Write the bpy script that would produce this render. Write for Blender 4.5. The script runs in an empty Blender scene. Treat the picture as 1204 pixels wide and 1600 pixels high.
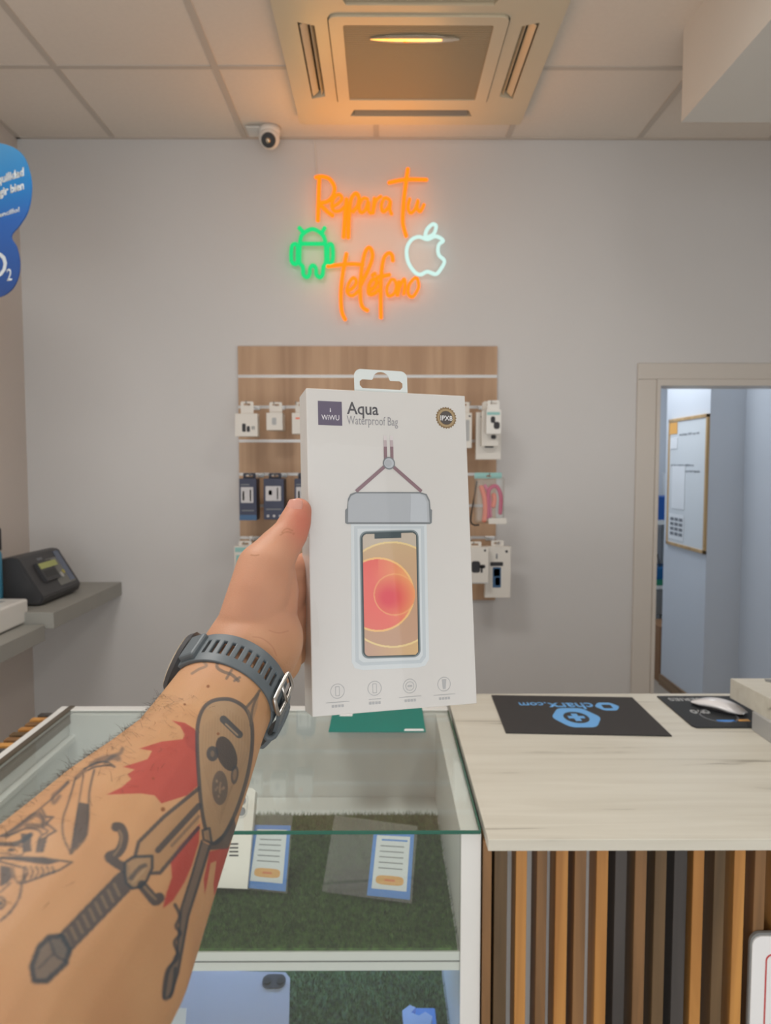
import bpy, bmesh, math, random
import numpy as np
from mathutils import Vector, Matrix, noise
random.seed(7); rng = np.random.default_rng(7)
S = bpy.context.scene; COL = S.collection; PI = math.pi

# ------------------------------------------------------------ camera
F = 1150.0; CAMZ = 1.62; PITCH = math.atan(73 / 1150); YAW = -0.25 * PI / 180
cd = bpy.data.cameras.new('camera'); cam = bpy.data.objects.new('camera', cd); COL.objects.link(cam)
cam.location = (0, 0, CAMZ); cam.rotation_euler = (PI / 2 - PITCH, 0, YAW)
cd.sensor_fit = 'VERTICAL'; cd.sensor_height = 36; cd.lens = 36 * F / 1600; cd.clip_start = 0.01
cd.dof.use_dof = True; cd.dof.focus_distance = 0.53; cd.dof.aperture_fstop = 14.0
S.camera = cam
R3 = cam.rotation_euler.to_matrix(); CAM = Vector((0, 0, CAMZ))

# ------------------------------------------------------------ world, lights, exposure
w = bpy.data.worlds.new('world'); S.world = w; w.use_nodes = True
w.node_tree.nodes['Background'].inputs[0].default_value = (0.86, 0.93, 1.0, 1)
w.node_tree.nodes['Background'].inputs[1].default_value = 0.30
S.view_settings.view_transform = 'Standard'; S.view_settings.look = 'None'
S.view_settings.gamma = 1; S.view_settings.use_curve_mapping = False
S.view_settings.exposure = -0.1

def area(name, loc, rot, sx, sy, power, col):
    l = bpy.data.lights.new(name, 'AREA'); l.shape = 'RECTANGLE'; l.size = sx; l.size_y = sy
    l.energy = power; l.color = col
    o = bpy.data.objects.new(name, l); COL.objects.link(o); o.location = loc; o.rotation_euler = rot
    return o
area('shopfront_daylight', (0.2, -2.3, 1.6), (PI / 2, 0, 0), 3.6, 2.6, 31, (0.96, 0.98, 1.0))
area('added_ceiling_fill', (0.2, -2.2, 0.3), (PI / 2 + .75, 0, 0), 3.6, 1.2, 50, (1.0, 0.975, 0.94))  # unseen fill lamp, added low behind the camera to brighten the ceiling
area('ceiling_panel_light', (-0.7, 0.9, 3.07), (0, 0, 0), 0.6, 0.6, 24, (1.0, 0.97, 0.93))
area('ceiling_panel_light', (1.1, 1.2, 3.07), (0, 0, 0), 0.6, 0.6, 24, (1.0, 0.97, 0.93))
area('back_room_light', (1.6, 5.0, 2.62), (0, 0, 0), 1.0, 1.0, 19, (0.88, 0.94, 1.0))

# ------------------------------------------------------------ pixel -> place
def ray(px, py): return R3 @ Vector(((px - 602) / F, -(py - 800) / F, -1))
def C(px, py, d): return CAM + ray(px, py) * d                      # d = distance along the optical axis
def P(px, py, Y): r = ray(px, py); return CAM + r * (Y / r.y)       # on the vertical plane Y
def T(px, py, z): r = ray(px, py); return CAM + r * ((z - CAMZ) / r.z)

# ------------------------------------------------------------ materials
def lin(c):
    return tuple(((v / 255) / 12.92 if v <= 10 else (((v / 255) + 0.055) / 1.055) ** 2.4) for v in c)
def mat(name, rgb, rough=0.5, metal=0.0, noise_amt=0.0, scale=8.0, bump=0.0, coat=0.0, sss=0.0, spec=0.5, stretch=None, rgb2=None):
    m = bpy.data.materials.new(name); m.use_nodes = True; nt = m.node_tree; b = nt.nodes['Principled BSDF']
    c = lin(rgb); b.inputs['Base Color'].default_value = (*c, 1); b.inputs['Roughness'].default_value = rough
    b.inputs['Metallic'].default_value = metal; b.inputs['Coat Weight'].default_value = coat
    b.inputs['Coat Roughness'].default_value = 0.08; b.inputs['Specular IOR Level'].default_value = spec
    if sss: b.inputs['Subsurface Weight'].default_value = sss; b.inputs['Subsurface Radius'].default_value = (0.008, 0.003, 0.002); b.inputs['Subsurface Scale'].default_value = 1
    tc = nt.nodes.new('ShaderNodeTexCoord'); mp = nt.nodes.new('ShaderNodeMapping')
    nt.links.new(tc.outputs['Object'], mp.inputs[0])
    if stretch: mp.inputs['Scale'].default_value = stretch
    n = nt.nodes.new('ShaderNodeTexNoise'); n.inputs['Scale'].default_value = scale; n.inputs['Detail'].default_value = 6
    nt.links.new(mp.outputs[0], n.inputs['Vector'])
    r = nt.nodes.new('ShaderNodeValToRGB'); r.color_ramp.elements[0].position = 0.3; r.color_ramp.elements[1].position = 0.7
    c2 = lin(rgb2) if rgb2 else tuple(v * (1 - noise_amt) for v in c)
    r.color_ramp.elements[0].color = (*c2, 1); r.color_ramp.elements[1].color = (*c, 1)
    nt.links.new(n.outputs[0], r.inputs[0]); nt.links.new(r.outputs[0], b.inputs['Base Color'])
    if bump:
        bm_ = nt.nodes.new('ShaderNodeBump'); bm_.inputs['Strength'].default_value = bump; bm_.inputs['Distance'].default_value = 0.002
        nt.links.new(n.outputs[0], bm_.inputs['Height']); nt.links.new(bm_.outputs[0], b.inputs['Normal'])
    return m
def emis(name, col, strength):
    m = bpy.data.materials.new(name); m.use_nodes = True; nt = m.node_tree; b = nt.nodes['Principled BSDF']
    b.inputs['Base Color'].default_value = (0.03, 0.03, 0.03, 1)
    b.inputs['Specular IOR Level'].default_value = 0
    b.inputs['Emission Color'].default_value = (*col, 1); b.inputs['Emission Strength'].default_value = strength
    return m
def clear(name, tint=(1, 1, 1), refl=1.0, haze=0.0):
    m = bpy.data.materials.new(name); m.use_nodes = True; nt = m.node_tree; nt.nodes.remove(nt.nodes['Principled BSDF'])
    out = nt.nodes['Material Output']; tr = nt.nodes.new('ShaderNodeBsdfTransparent'); tr.inputs[0].default_value = (*tint, 1)
    gl = nt.nodes.new('ShaderNodeBsdfGlossy'); gl.inputs['Roughness'].default_value = 0.02
    df = nt.nodes.new('ShaderNodeBsdfDiffuse'); df.inputs[0].default_value = (0.8, 0.85, 0.83, 1)
    fr = nt.nodes.new('ShaderNodeFresnel'); ge = nt.nodes.new('ShaderNodeNewGeometry'); io = nt.nodes.new('ShaderNodeMapRange'); io.inputs[3].default_value = 1.5; io.inputs[4].default_value = 1 / 1.5
    nt.links.new(ge.outputs['Backfacing'], io.inputs[0]); nt.links.new(io.outputs[0], fr.inputs[0])
    mu = nt.nodes.new('ShaderNodeMath'); mu.operation = 'MULTIPLY'; mu.inputs[1].default_value = refl; nt.links.new(fr.outputs[0], mu.inputs[0])
    m1 = nt.nodes.new('ShaderNodeMixShader'); m1.inputs[0].default_value = haze
    nt.links.new(tr.outputs[0], m1.inputs[1]); nt.links.new(df.outputs[0], m1.inputs[2])
    m2 = nt.nodes.new('ShaderNodeMixShader'); nt.links.new(mu.outputs[0], m2.inputs[0])
    nt.links.new(m1.outputs[0], m2.inputs[1]); nt.links.new(gl.outputs[0], m2.inputs[2]); nt.links.new(m2.outputs[0], out.inputs[0])
    return m
def wood(name, dark, light, axis='X', scale=1.0, rough=0.5, streak=None):
    """long grain along one axis"""
    m = bpy.data.materials.new(name); m.use_nodes = True; nt = m.node_tree; b = nt.nodes['Principled BSDF']
    b.inputs['Roughness'].default_value = rough
    tc = nt.nodes.new('ShaderNodeTexCoord'); mp = nt.nodes.new('ShaderNodeMapping'); nt.links.new(tc.outputs['Object'], mp.inputs[0])
    s = {'X': (1.5, 22, 22), 'Y': (22, 1.5, 22), 'Z': (22, 22, 1.5)}[axis]
    mp.inputs['Scale'].default_value = [v * scale for v in s]
    n = nt.nodes.new('ShaderNodeTexNoise'); n.inputs['Scale'].default_value = 1.0; n.inputs['Detail'].default_value = 8; n.inputs['Distortion'].default_value = 0.6
    nt.links.new(mp.outputs[0], n.inputs['Vector'])
    r = nt.nodes.new('ShaderNodeValToRGB'); e = r.color_ramp.elements
    e[0].position = 0.32; e[0].color = (*lin(dark), 1); e[1].position = 0.62; e[1].color = (*lin(light), 1)
    if streak:
        e[0].position = .36; q = e.new(0.305); q.color = (*lin(streak), 1)
    nt.links.new(n.outputs[0], r.inputs[0]); nt.links.new(r.outputs[0], b.inputs['Base Color'])
    return m

M = {}
M['wall'] = mat('wall_paint', (215, 214, 213), 0.42, noise_amt=0.015, scale=3, bump=0.02)
M['wall_cool'] = mat('wall_paint_cool', (214, 219, 226), 0.6, noise_amt=0.015, scale=3)
M['door_frame'] = mat('lacquered_frame', (212, 206, 198), 0.35)
M['ceiling'] = mat('ceiling_tile', (234, 225, 214), 0.9, noise_amt=0.03, scale=60, bump=0.1)
M['tbar'] = mat('ceiling_grid', (204, 195, 184), 0.5)
M['beam'] = mat('bulkhead_paint', (226, 224, 218), 0.6, noise_amt=0.01)
M['floor'] = mat('floor_tile', (170, 160, 148), 0.35, noise_amt=0.1, scale=5)
M['skirt'] = wood('skirting_wood', (120, 92, 66), (160, 130, 98), 'Y')
M['white'] = mat('white_laminate', (226, 228, 226), 0.4, noise_amt=0.01)
M['whiteplastic'] = mat('white_plastic', (232, 231, 226), 0.35)
M['cardwhite'] = mat('white_card', (226, 222, 214), 0.45)
M['black'] = mat('black_plastic', (30, 31, 33), 0.4)
M['charcoal'] = mat('charcoal_plastic', (62, 63, 66), 0.45, noise_amt=0.1, scale=30)
M['grey'] = mat('grey_plastic', (128, 130, 130), 0.5)
M['lightgrey'] = mat('light_grey_plastic', (176, 178, 178), 0.45)
M['shelfgrey'] = mat('grey_shelf_board', (158, 158, 152), 0.5, noise_amt=0.05)
M['steel'] = mat('brushed_steel', (190, 188, 184), 0.3, 1.0, noise_amt=0.1, scale=40)
M['alu'] = mat('aluminium', (205, 203, 200), 0.35, 0.85)
M['bronze'] = mat('bronze_profile', (112, 102, 88), 0.35, 0.6)
M['oak'] = wood('oak_slatwall', (172, 138, 108), (200, 166, 134), 'Z', 0.5)
M['top'] = wood('pale_worktop', (204, 201, 188), (214, 212, 200), 'X', 1.3, 0.4, (158, 154, 142))
M['acbody'] = mat('air_conditioner_plastic', (214, 202, 176), 0.32)
M['acgrille'] = mat('air_conditioner_grille', (176, 160, 132), 0.45)
M['dark'] = mat('dark_void', (40, 38, 34), 0.7)
M['glass'] = clear('clear_glass', (0.965, 0.985, 0.975), 1.0, 0.02)
M['glassedge'] = mat('green_glass_edge', (30, 98, 82), 0.15, coat=0.5)
M['acrylic'] = clear('clear_acrylic', (0.96, 0.97, 0.97), 1.2, 0.035)
M['sleeve'] = clear('clear_plastic_sleeve', (0.95, 0.96, 0.95), 1.5, 0.05)
M['turf'] = mat('artificial_turf', (84, 122, 56), 0.8, scale=90, rgb2=(38, 62, 24))
M['teal'] = mat('teal_card', (0, 128, 118), 0.45)
M['bluesky'] = mat('blue_print', (60, 140, 228), 0.45)
M['orangebtn'] = mat('orange_print', (240, 178, 90), 0.5)
M['greyprint'] = mat('grey_print', (120, 124, 130), 0.6)
M['ink'] = mat('black_print', (50, 50, 54), 0.6)
M['paper'] = mat('white_paper', (238, 240, 242), 0.6)
M['navy'] = mat('navy_carton', (52, 58, 84), 0.4, noise_amt=0.1)
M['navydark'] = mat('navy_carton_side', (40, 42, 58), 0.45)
M['blueprint'] = mat('blue_carton_print', (60, 100, 140), 0.4)
M['silverprint'] = mat('silver_print', (200, 198, 200), 0.35)
M['pink'] = mat('pink_plastic', (205, 60, 110), 0.4)
M['peach'] = mat('peach_plastic', (240, 130, 100), 0.4)
M['mint'] = mat('mint_print', (150, 200, 195), 0.5)
M['hookmetal'] = mat('hook_metal', (200, 200, 198), 0.25, 0.9)

# ------------------------------------------------------------ builders
def link(o, parent=None):
    COL.objects.link(o)
    if parent: o.parent = parent
    return o
def tag(o, label=None, cat=None, group=None, kind=None):
    if label: o['label'] = label
    if cat: o['category'] = cat
    if group: o['group'] = group
    if kind: o['kind'] = kind
    return o
def empty(name, loc, label=None, cat=None, group=None):
    o = bpy.data.objects.new(name, None); o.empty_display_size = 0.05; link(o); o.location = loc
    return tag(o, label, cat, group)
def obj(name, bm, m, parent=None, label=None, cat=None, group=None, kind=None, smooth=False, keep_world=True):
    """mesh coordinates are world coordinates; re-centred under the parent (or own centre)"""
    bmesh.ops.recalc_face_normals(bm, faces=bm.faces)
    me = bpy.data.meshes.new(name); bm.to_mesh(me); bm.free()
    mats = m if isinstance(m, (list, tuple)) else [m]
    for k in mats: me.materials.append(k)
    if smooth:
        me.polygons.foreach_set('use_smooth', [True] * len(me.polygons))
    o = bpy.data.objects.new(name, me)
    if parent:
        if keep_world: me.transform(chain_world(parent).inverted())
    else:
        n = len(me.vertices); co = np.empty(n * 3, np.float32); me.vertices.foreach_get('co', co); co = co.reshape(-1, 3)
        lo, hi = co.min(0), co.max(0); c = Vector(((lo[0] + hi[0]) / 2, (lo[1] + hi[1]) / 2, lo[2]))
        me.transform(Matrix.Translation(-c)); o.location = c
    link(o, parent)
    return tag(o, label, cat, group, kind)
def chain_world(o):
    m = o.matrix_basis.copy(); p = o.parent
    while p: m = p.matrix_basis @ m; p = p.parent
    return m
def box_into(bm, lo, hi, bev=0.0, mi=0, mtx=None):
    lo = Vector(lo); hi = Vector(hi)
    r = bmesh.ops.create_cube(bm, size=1.0)
    vs = r['verts']
    for v in vs: v.co = Vector(((lo[i] + hi[i]) / 2 + v.co[i] * (hi[i] - lo[i]) for i in range(3)))
    fs = {f for v in vs for f in v.link_faces}
    for f in fs: f.material_index = mi
    if bev:
        es = list({e for v in vs for e in v.link_edges})
        q = bmesh.ops.bevel(bm, geom=es, offset=bev, segments=2, affect='EDGES', profile=0.5)
        vs = list({v for f in q['faces'] for v in f.verts} | {v for v in vs if v.is_valid})
    if mtx is not None:
        for v in vs: v.co = mtx @ v.co
    return bm
def BX(lo, hi, bev=0.0): return box_into(bmesh.new(), lo, hi, bev)
def slab(pts, nrm, th):
    """polygon of world points extruded by nrm*th"""
    bm = bmesh.new(); n = Vector(nrm).normalized() * th
    a = [bm.verts.new(Vector(p)) for p in pts]; b = [bm.verts.new(Vector(p) + n) for p in pts]
    bm.faces.new(a); bm.faces.new(b[::-1])
    for i in range(len(a)):
        j = (i + 1) % len(a); bm.faces.new((a[i], b[i], b[j], a[j]))
    return bm
def plate_with_holes(outer, holes, to3, th):
    """2-D outlines filled with holes, thickness th along the local third axis; to3(x,y,t)"""
    bm = bmesh.new(); edges = []
    for loop in [outer] + holes:
        vs = [bm.verts.new((x, y, 0)) for x, y in loop]
        for i in range(len(vs)): edges.append(bm.edges.new((vs[i], vs[(i + 1) % len(vs)])))
    bmesh.ops.triangle_fill(bm, use_beauty=True, use_dissolve=False, edges=edges, normal=(0, 0, 1))
    r = bmesh.ops.extrude_face_region(bm, geom=list(bm.faces))
    for v in [g for g in r['geom'] if isinstance(g, bmesh.types.BMVert)]: v.co.z = th
    for v in bm.verts: v.co = to3(v.co.x, v.co.y, v.co.z)
    return bm
def rrect(x0, y0, x1, y1, r, n=6):
    out = []
    for cx, cy, a in ((x1 - r, y1 - r, 0), (x0 + r, y1 - r, 90), (x0 + r, y0 + r, 180), (x1 - r, y0 + r, 270)):
        for k in range(n + 1):
            t = math.radians(a + 90 * k / n); out.append((cx + r * math.cos(t), cy + r * math.sin(t)))
    return out
def circ(cx, cy, rx, ry=None, n=32, rot=0):
    ry = ry or rx; c, s = math.cos(rot), math.sin(rot); out = []
    for k in range(n):
        t = 2 * PI * k / n; x, y = rx * math.cos(t), ry * math.sin(t); out.append((cx + x * c - y * s, cy + x * s + y * c))
    return out
def spline(pts, n=6, closed=False):
    P_ = [Vector(p) for p in pts]; N = len(P_); out = []
    if N < 3 and not closed: return P_
    for i in range(N if closed else N - 1):
        p0 = P_[(i - 1) % N] if closed or i > 0 else P_[0]; p1 = P_[i]; p2 = P_[(i + 1) % N]
        p3 = P_[(i + 2) % N] if closed or i + 2 < N else P_[-1]
        for k in range(n):
            t = k / n
            out.append(0.5 * ((2 * p1) + (p2 - p0) * t + (2 * p0 - 5 * p1 + 4 * p2 - p3) * t * t + (3 * p1 - p0 - 3 * p2 + p3) * t ** 3))
    if not closed: out.append(P_[-1])
    return out
def tube_into(bm, pts, r, closed=False, n=10):
    pts = [Vector(p) for p in pts]; N = len(pts); rings = []; ref = None
    for i, p in enumerate(pts):
        a = pts[(i - 1) % N] if closed or i else pts[0]; b = pts[(i + 1) % N] if closed or i < N - 1 else pts[-1]
        d = (b - a).normalized()
        if ref is None: ref = d.orthogonal().normalized()
        ref = (ref - d * ref.dot(d)).normalized(); u = d.cross(ref)
        rr = r[i] if isinstance(r, (list, tuple)) else r
        rings.append([bm.verts.new(p + (ref * math.cos(2 * PI * k / n) + u * math.sin(2 * PI * k / n)) * rr) for k in range(n)])
    for i in range(N if closed else N - 1):
        A, B = rings[i], rings[(i + 1) % N]
        for k in range(n): bm.faces.new((A[k], A[(k + 1) % n], B[(k + 1) % n], B[k]))
    if not closed:
        for ring, p, q in ((rings[0], pts[0], pts[1]), (rings[-1], pts[-1], pts[-2])):
            c = bm.verts.new(p + (p - q).normalized() * (r[0] if isinstance(r, (list, tuple)) else r) * 0.6)
            for k in range(n): bm.faces.new((ring[k], ring[(k + 1) % n], c))
    return bm
def TUBE(pts, r, closed=False, n=10): return tube_into(bmesh.new(), pts, r, closed, n)
def prism(profile, y0, y1):
    """x,z outline extruded along Y"""
    return slab([(x, y0, z) for x, z in profile], (0, 1, 0), y1 - y0)
def text(name, s, m, parent, to3, x0, y0, x1, y1, th=0.0002, bold=0.0, rot180=False):
    """lettering fitted into a local rectangle"""
    cu = bpy.data.curves.new(name, 'FONT'); cu.body = s; cu.size = 1; cu.resolution_u = 3; cu.offset = bold
    o = bpy.data.objects.new(name, cu); COL.objects.link(o)
    bpy.context.view_layer.update()
    me = bpy.data.meshes.new_from_object(o.evaluated_get(bpy.context.evaluated_depsgraph_get()))
    bpy.data.objects.remove(o); bpy.data.curves.remove(cu)
    bm = bmesh.new(); bm.from_mesh(me); bpy.data.meshes.remove(me)
    xs = [v.co.x for v in bm.verts]; ys = [v.co.y for v in bm.verts]; ax, bx, ay, by = min(xs), max(xs), min(ys), max(ys)
    r = bmesh.ops.extrude_face_region(bm, geom=list(bm.faces))
    top = {g for g in r['geom'] if isinstance(g, bmesh.types.BMVert)}
    for v in bm.verts:
        u = (v.co.x - ax) / (bx - ax); q = (v.co.y - ay) / (by - ay)
        if rot180: u = 1 - u; q = 1 - q
        v.co = to3(x0 + (x1 - x0) * u, y0 + (y1 - y0) * q, th if v in top else 0)
    return obj(name, bm, m, parent)

# ============================================================ ROOM
WY = 3.467; CZ = 3.112; LX = -1.665; RX = 2.42
def struct(name, bm, m): return obj(name, bm, m, kind='structure')
struct('floor', BX((LX - .1, -2.6, -0.05), (3.2, 7.2, 0)), M['floor'])
DX0 = P(1024, 800, WY).x; DX1 = DX0 + 0.82; DZ = P(1100, 603, WY).z
# back wall with the doorway
bm = bmesh.new()
box_into(bm, (LX - .1, WY, 0), (DX0, WY + .12, CZ + .1)); box_into(bm, (DX1, WY, 0), (3.2, WY + .12, CZ + .1))
box_into(bm, (DX0, WY, DZ), (DX1, WY + .12, CZ + .1)); struct('wall_back', bm, M['wall'])
struct('wall_left', BX((LX - .1, -2.6, 0), (LX, WY, CZ + .1)), mat('side_wall_paint', (214, 204, 196), 0.6))
struct('wall_right', BX((RX, -2.6, 0), (RX + .1, WY, CZ + .1)), M['wall'])
struct('ceiling', BX((LX - .1, -2.6, CZ), (3.2, WY + .12, CZ + .08)), M['ceiling'])
bm = bmesh.new(); gx0 = P(177, 216, WY).x
for k in range(-1, 6):
    x = gx0 + .6 * k
    if LX + .03 < x < RX: box_into(bm, (x - .012, -2.6, CZ - .004), (x + .012, WY, CZ + .001))
for k in range(1, 10):
    y = WY - .603 * k; box_into(bm, (LX, y - .012, CZ - .0035), (RX, y + .012, CZ + .001))
box_into(bm, (LX, WY - .016, CZ - .006), (RX, WY, CZ + .001)); box_into(bm, (LX, -2.6, CZ - .006), (LX + .018, WY, CZ + .001))
struct('trim_1', bm, M['tbar'])
# door frame: flat casing around the opening plus inner reveal
fx = P(990, 800, WY).x; fz = P(1100, 568, WY).z; bm = bmesh.new()
box_into(bm, (fx, WY - .014, 0), (DX0 - .014, WY, DZ + .0295), .003); box_into(bm, (DX1 + .012, WY - .014, 0), (DX1 + .1, WY, DZ + .0295), .003)
box_into(bm, (fx + .0, WY - .014, DZ + .03), (DX1 + .1, WY - .0005, fz), .003)
box_into(bm, (DX0 - .014, WY - .022, 0), (DX0 + .004, WY + .12, DZ), .003)
box_into(bm, (DX0 - .014, WY - .022, DZ - .002), (DX1 + .01, WY + .12, DZ + .03), .003); box_into(bm, (DX1 - .004, WY - .02, 0), (DX1 + .012, WY + .12, DZ), .003)
struct('door_1', bm, M['door_frame'])
# beam across the top right
D2 = 2.62; bx = P(1064, 191, D2)
struct('trim_2', BX((bx.x, -2.6, bx.z), (RX, D2, CZ)), M['beam'])
# back room
cxx = P(1105, 800, 4.65).x; rxx = P(1160, 800, 4.65).x; cy1 = 5.36
struct('wall_partition', BX((cxx, 4.65, 0), (3.0, cy1, 2.7)), M['wall_cool'])
struct('wall_back_room_right', BX((rxx, WY + .12, 0), (rxx + .1, 4.65, 2.7)), M['wall_cool'])
struct('wall_back_room_rear', BX((0.6, 6.1, 0), (3.2, 6.2, 2.7)), M['wall_cool'])
struct('wall_back_room_left', BX((0.6, WY + .12, 0), (0.7, 6.1, 2.7)), M['wall_cool'])
struct('ceiling_back_room', BX((0.6, WY + .12, 2.7), (3.2, 6.2, 2.76)), M['wall_cool'])
struct('baseboard_partition', BX((cxx - .014, 4.65, 0), (cxx, cy1, .08), .002), M['skirt'])

# ============================================================ AIR CONDITIONER
aL = P(472, 200, 3.2); acY1 = 3.255; acX0, acX1 = -.352, .592; acY0 = acY1 - .95; az = CZ - .035
acx = (acX0 + acX1) / 2; acy = (acY0 + acY1) / 2
ac = empty('air_conditioner', (acx, acy, az), 'square cream ceiling cassette air conditioner with grille and four louvre slots', 'air conditioner')
bm = bmesh.new(); to_ac = lambda x, y, t: Vector((x, y, az + .001 + t))
slots = []
for k in range(4):
    a = k * PI / 2; c, s = round(math.cos(a)), round(math.sin(a))
    u0, u1, v0, v1 = -.255, .255, .345, .40
    q = [(u0 + .02, v0), (u1 - .02, v0), (u1, v1), (u0, v1)]
    slots.append([(acx + x * c - y * s, acy + x * s + y * c) for x, y in q])
obj('panel', plate_with_holes(rrect(acX0, acY0, acX1, acY1, .02), slots + [rrect(acx - .30, acy - .30, acx + .30, acy + .30, .03)], to_ac, .033), M['acbody'], ac)
obj('housing', BX((acX0 + .03, acY0 + .03, az + .03), (acX1 - .03, acY1 - .03, CZ - .0005)), M['dark'], ac)
for k in range(4):
    a = k * PI / 2; c, s = math.cos(a), math.sin(a); R_ = Matrix.Translation((acx, acy, 0)) @ Matrix.Rotation(a, 4, 'Z')
    bm = bmesh.new(); box_into(bm, (-.235, -.002, -.014), (.235, .002, .014), 0, 0, R_ @ Matrix.Translation((0, .383, az + .012)) @ Matrix.Rotation(.9, 4, 'X'))
    box_into(bm, (-.235, -.001, -.008), (.235, .001, .008), 0, 0, R_ @ Matrix.Translation((0, .356, az + .014)) @ Matrix.Rotation(.5, 4, 'X'))
    obj('louvre', bm, M['acbody'] if k else M['grey'], ac)
# grille frame and slats
fr = obj('grille_frame', plate_with_holes(rrect(acx - .296, acy - .296, acx + .296, acy + .296, .028), [rrect(acx - .25, acy - .25, acx + .25, acy + .25, .008)], lambda x, y, t: Vector((x, y, az - .006 + t)), .02), M['acbody'], ac)
bm = bmesh.new()
for k in range(42):
    y = acy - .247 + k * .494 / 41; box_into(bm, (acx - .25, y - .0028, az - .002), (acx + .25, y + .0028, az + .012))
for k in range(9): x = acx - .2 + k * .05; box_into(bm, (x - .0015, acy - .25, az + .002), (x + .0015, acy + .25, az + .010))
obj('grille', bm, M['acgrille'], ac)
obj('filter', BX((acx - .25, acy - .25, az + .013), (acx + .25, acy + .25, az + .016)), mat('filter_mesh', (150, 128, 96), .8), ac)
# glossy lens-shaped badge on the grille edge nearest the room
M['lens'] = mat('glossy_strip', (210, 200, 180), 0.04, 0.0, coat=1.0, spec=1.0); M['lens'].node_tree.nodes['Principled BSDF'].inputs['Metallic'].default_value = 0.7
bm = bmesh.new(); lc = T(648, 62, az - .007); bmesh.ops.create_uvsphere(bm, u_segments=40, v_segments=16, radius=1)
for v in bm.verts: v.co = Vector((lc.x + v.co.x * .155, lc.y + v.co.y * .024, az - .006 + v.co.z * .004))
obj('latch_strip', bm, M['lens'], ac, smooth=True)

# ============================================================ SECURITY CAMERA
p = P(421, 214, 3.36)
sc_ = empty('security_camera', (p.x, 3.36, CZ), 'small white dome security camera fixed under the ceiling', 'camera')
obj('mount', BX((p.x - .1, 3.33, CZ - .012), (p.x + .03, 3.43, CZ - .006), .002), M['whiteplastic'], sc_)
bm = bmesh.new(); bmesh.ops.create_cone(bm, cap_ends=True, segments=32, radius1=.045, radius2=.05, depth=.03, matrix=Matrix.Translation((p.x, 3.36, CZ - .02))); obj('base', bm, M['whiteplastic'], sc_, smooth=True)
bm = bmesh.new(); bmesh.ops.create_uvsphere(bm, u_segments=32, v_segments=20, radius=.046, matrix=Matrix.Translation((p.x, 3.35, CZ - .052))); obj('dome', bm, M['whiteplastic'], sc_, smooth=True)
dv = (Vector((0.02, -1, -.55))).normalized(); ctr = Vector((p.x, 3.35, CZ - .055))
bm = bmesh.new(); bmesh.ops.create_cone(bm, cap_ends=True, segments=28, radius1=.032, radius2=.029, depth=.016, matrix=Matrix.Translation(ctr + dv * .04) @ dv.to_track_quat('Z', 'Y').to_matrix().to_4x4()); L_ = obj('lens', bm, M['black'], sc_)
bm = bmesh.new(); bmesh.ops.create_uvsphere(bm, u_segments=16, v_segments=10, radius=.012, matrix=Matrix.Translation(ctr + dv * .046)); obj('lens_glass', bm, M['lens'], L_, smooth=True)

# ============================================================ NEON SIGN
nz = WY - .04
def N(x, y): return P(430 + x * .24086, 240 + y * .24086, nz)
sg = empty('neon_sign', P(575, 500, nz), 'orange handwritten neon lettering with green robot and white fruit outlines on wall', 'neon sign')
EO = emis('orange_neon', (1.0, .19, .0), 1.7); EG = emis('green_neon', (.0, .9, .25), .85); EW = emis('white_neon', (.66, .93, .86), 1.05)
back = clear('sign_acrylic', (.995, .995, .995), .3, .0)
letters = [
 ('letter_r', [[(285, 160), (281, 250), (278, 350), (275, 440)], [(258, 155), (300, 148), (350, 165), (382, 215), (375, 270), (340, 310), (292, 325), (330, 370), (375, 405)]]),
 ('letter_e', [[(370, 345), (410, 322), (432, 290), (415, 265), (385, 280), (365, 330), (380, 372), (420, 370), (448, 345)]]),
 ('letter_p', [[(462, 290), (452, 400), (442, 548)], [(472, 550), (478, 400), (490, 300), (520, 258), (542, 285), (532, 340), (500, 380)]]),
 ('letter_a', [[(602, 298), (570, 290), (545, 335), (550, 380), (580, 370), (603, 310), (605, 370), (622, 390)]]),
 ('letter_r', [[(642, 285), (632, 392), (650, 310), (688, 275)]]),
 ('letter_a', [[(742, 300), (708, 288), (688, 335), (698, 378), (730, 352), (746, 308), (742, 360), (755, 397)]]),
 ('letter_t', [[(732, 190), (800, 175), (870, 168), (985, 170)], [(860, 95), (845, 200), (832, 320), (827, 450), (850, 540)]]),
 ('letter_u', [[(872, 290), (860, 350), (876, 386), (905, 362), (927, 300), (920, 350), (940, 376), (965, 328)]]),
 ('letter_t', [[(335, 732), (420, 722), (500, 716), (572, 722)], [(462, 645), (437, 780), (425, 900), (430, 1020), (455, 1080)]]),
 ('letter_e', [[(465, 895), (505, 870), (525, 830), (505, 805), (475, 845), (465, 900), (500, 922), (545, 885)]]),
 ('letter_l', [[(550, 860), (600, 760), (630, 665), (612, 610), (582, 640), (558, 760), (550, 900), (562, 990), (602, 1020)]]),
 ('letter_e', [[(600, 892), (640, 870), (658, 830), (632, 815), (606, 860), (606, 910), (640, 908), (672, 880)], [(625, 792), (650, 775)]]),
 ('letter_f', [[(762, 700), (757, 660), (735, 645), (703, 680), (687, 780), (683, 900), (685, 1070)], [(655, 802), (700, 795), (745, 785)]]),
 ('letter_o', [[(752, 815), (725, 865), (730, 920), (765, 912), (785, 860), (772, 818)]]),
 ('letter_n', [[(802, 825), (790, 925), (805, 870), (832, 815), (842, 840), (832, 915)]]),
 ('letter_o', [[(905, 805), (868, 850), (862, 910), (892, 928), (928, 870), (922, 812)]])]
for nm, strokes in letters:
    bm = bmesh.new()
    for s in strokes: tube_into(bm, spline([N(*q) for q in s], 5), .0088 if len(strokes) > 1 or nm == 'letter_l' else .0074, nm == 'letter_o', 8)
    obj(nm, bm, EO, sg, smooth=True)
bm = bmesh.new()
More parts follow.
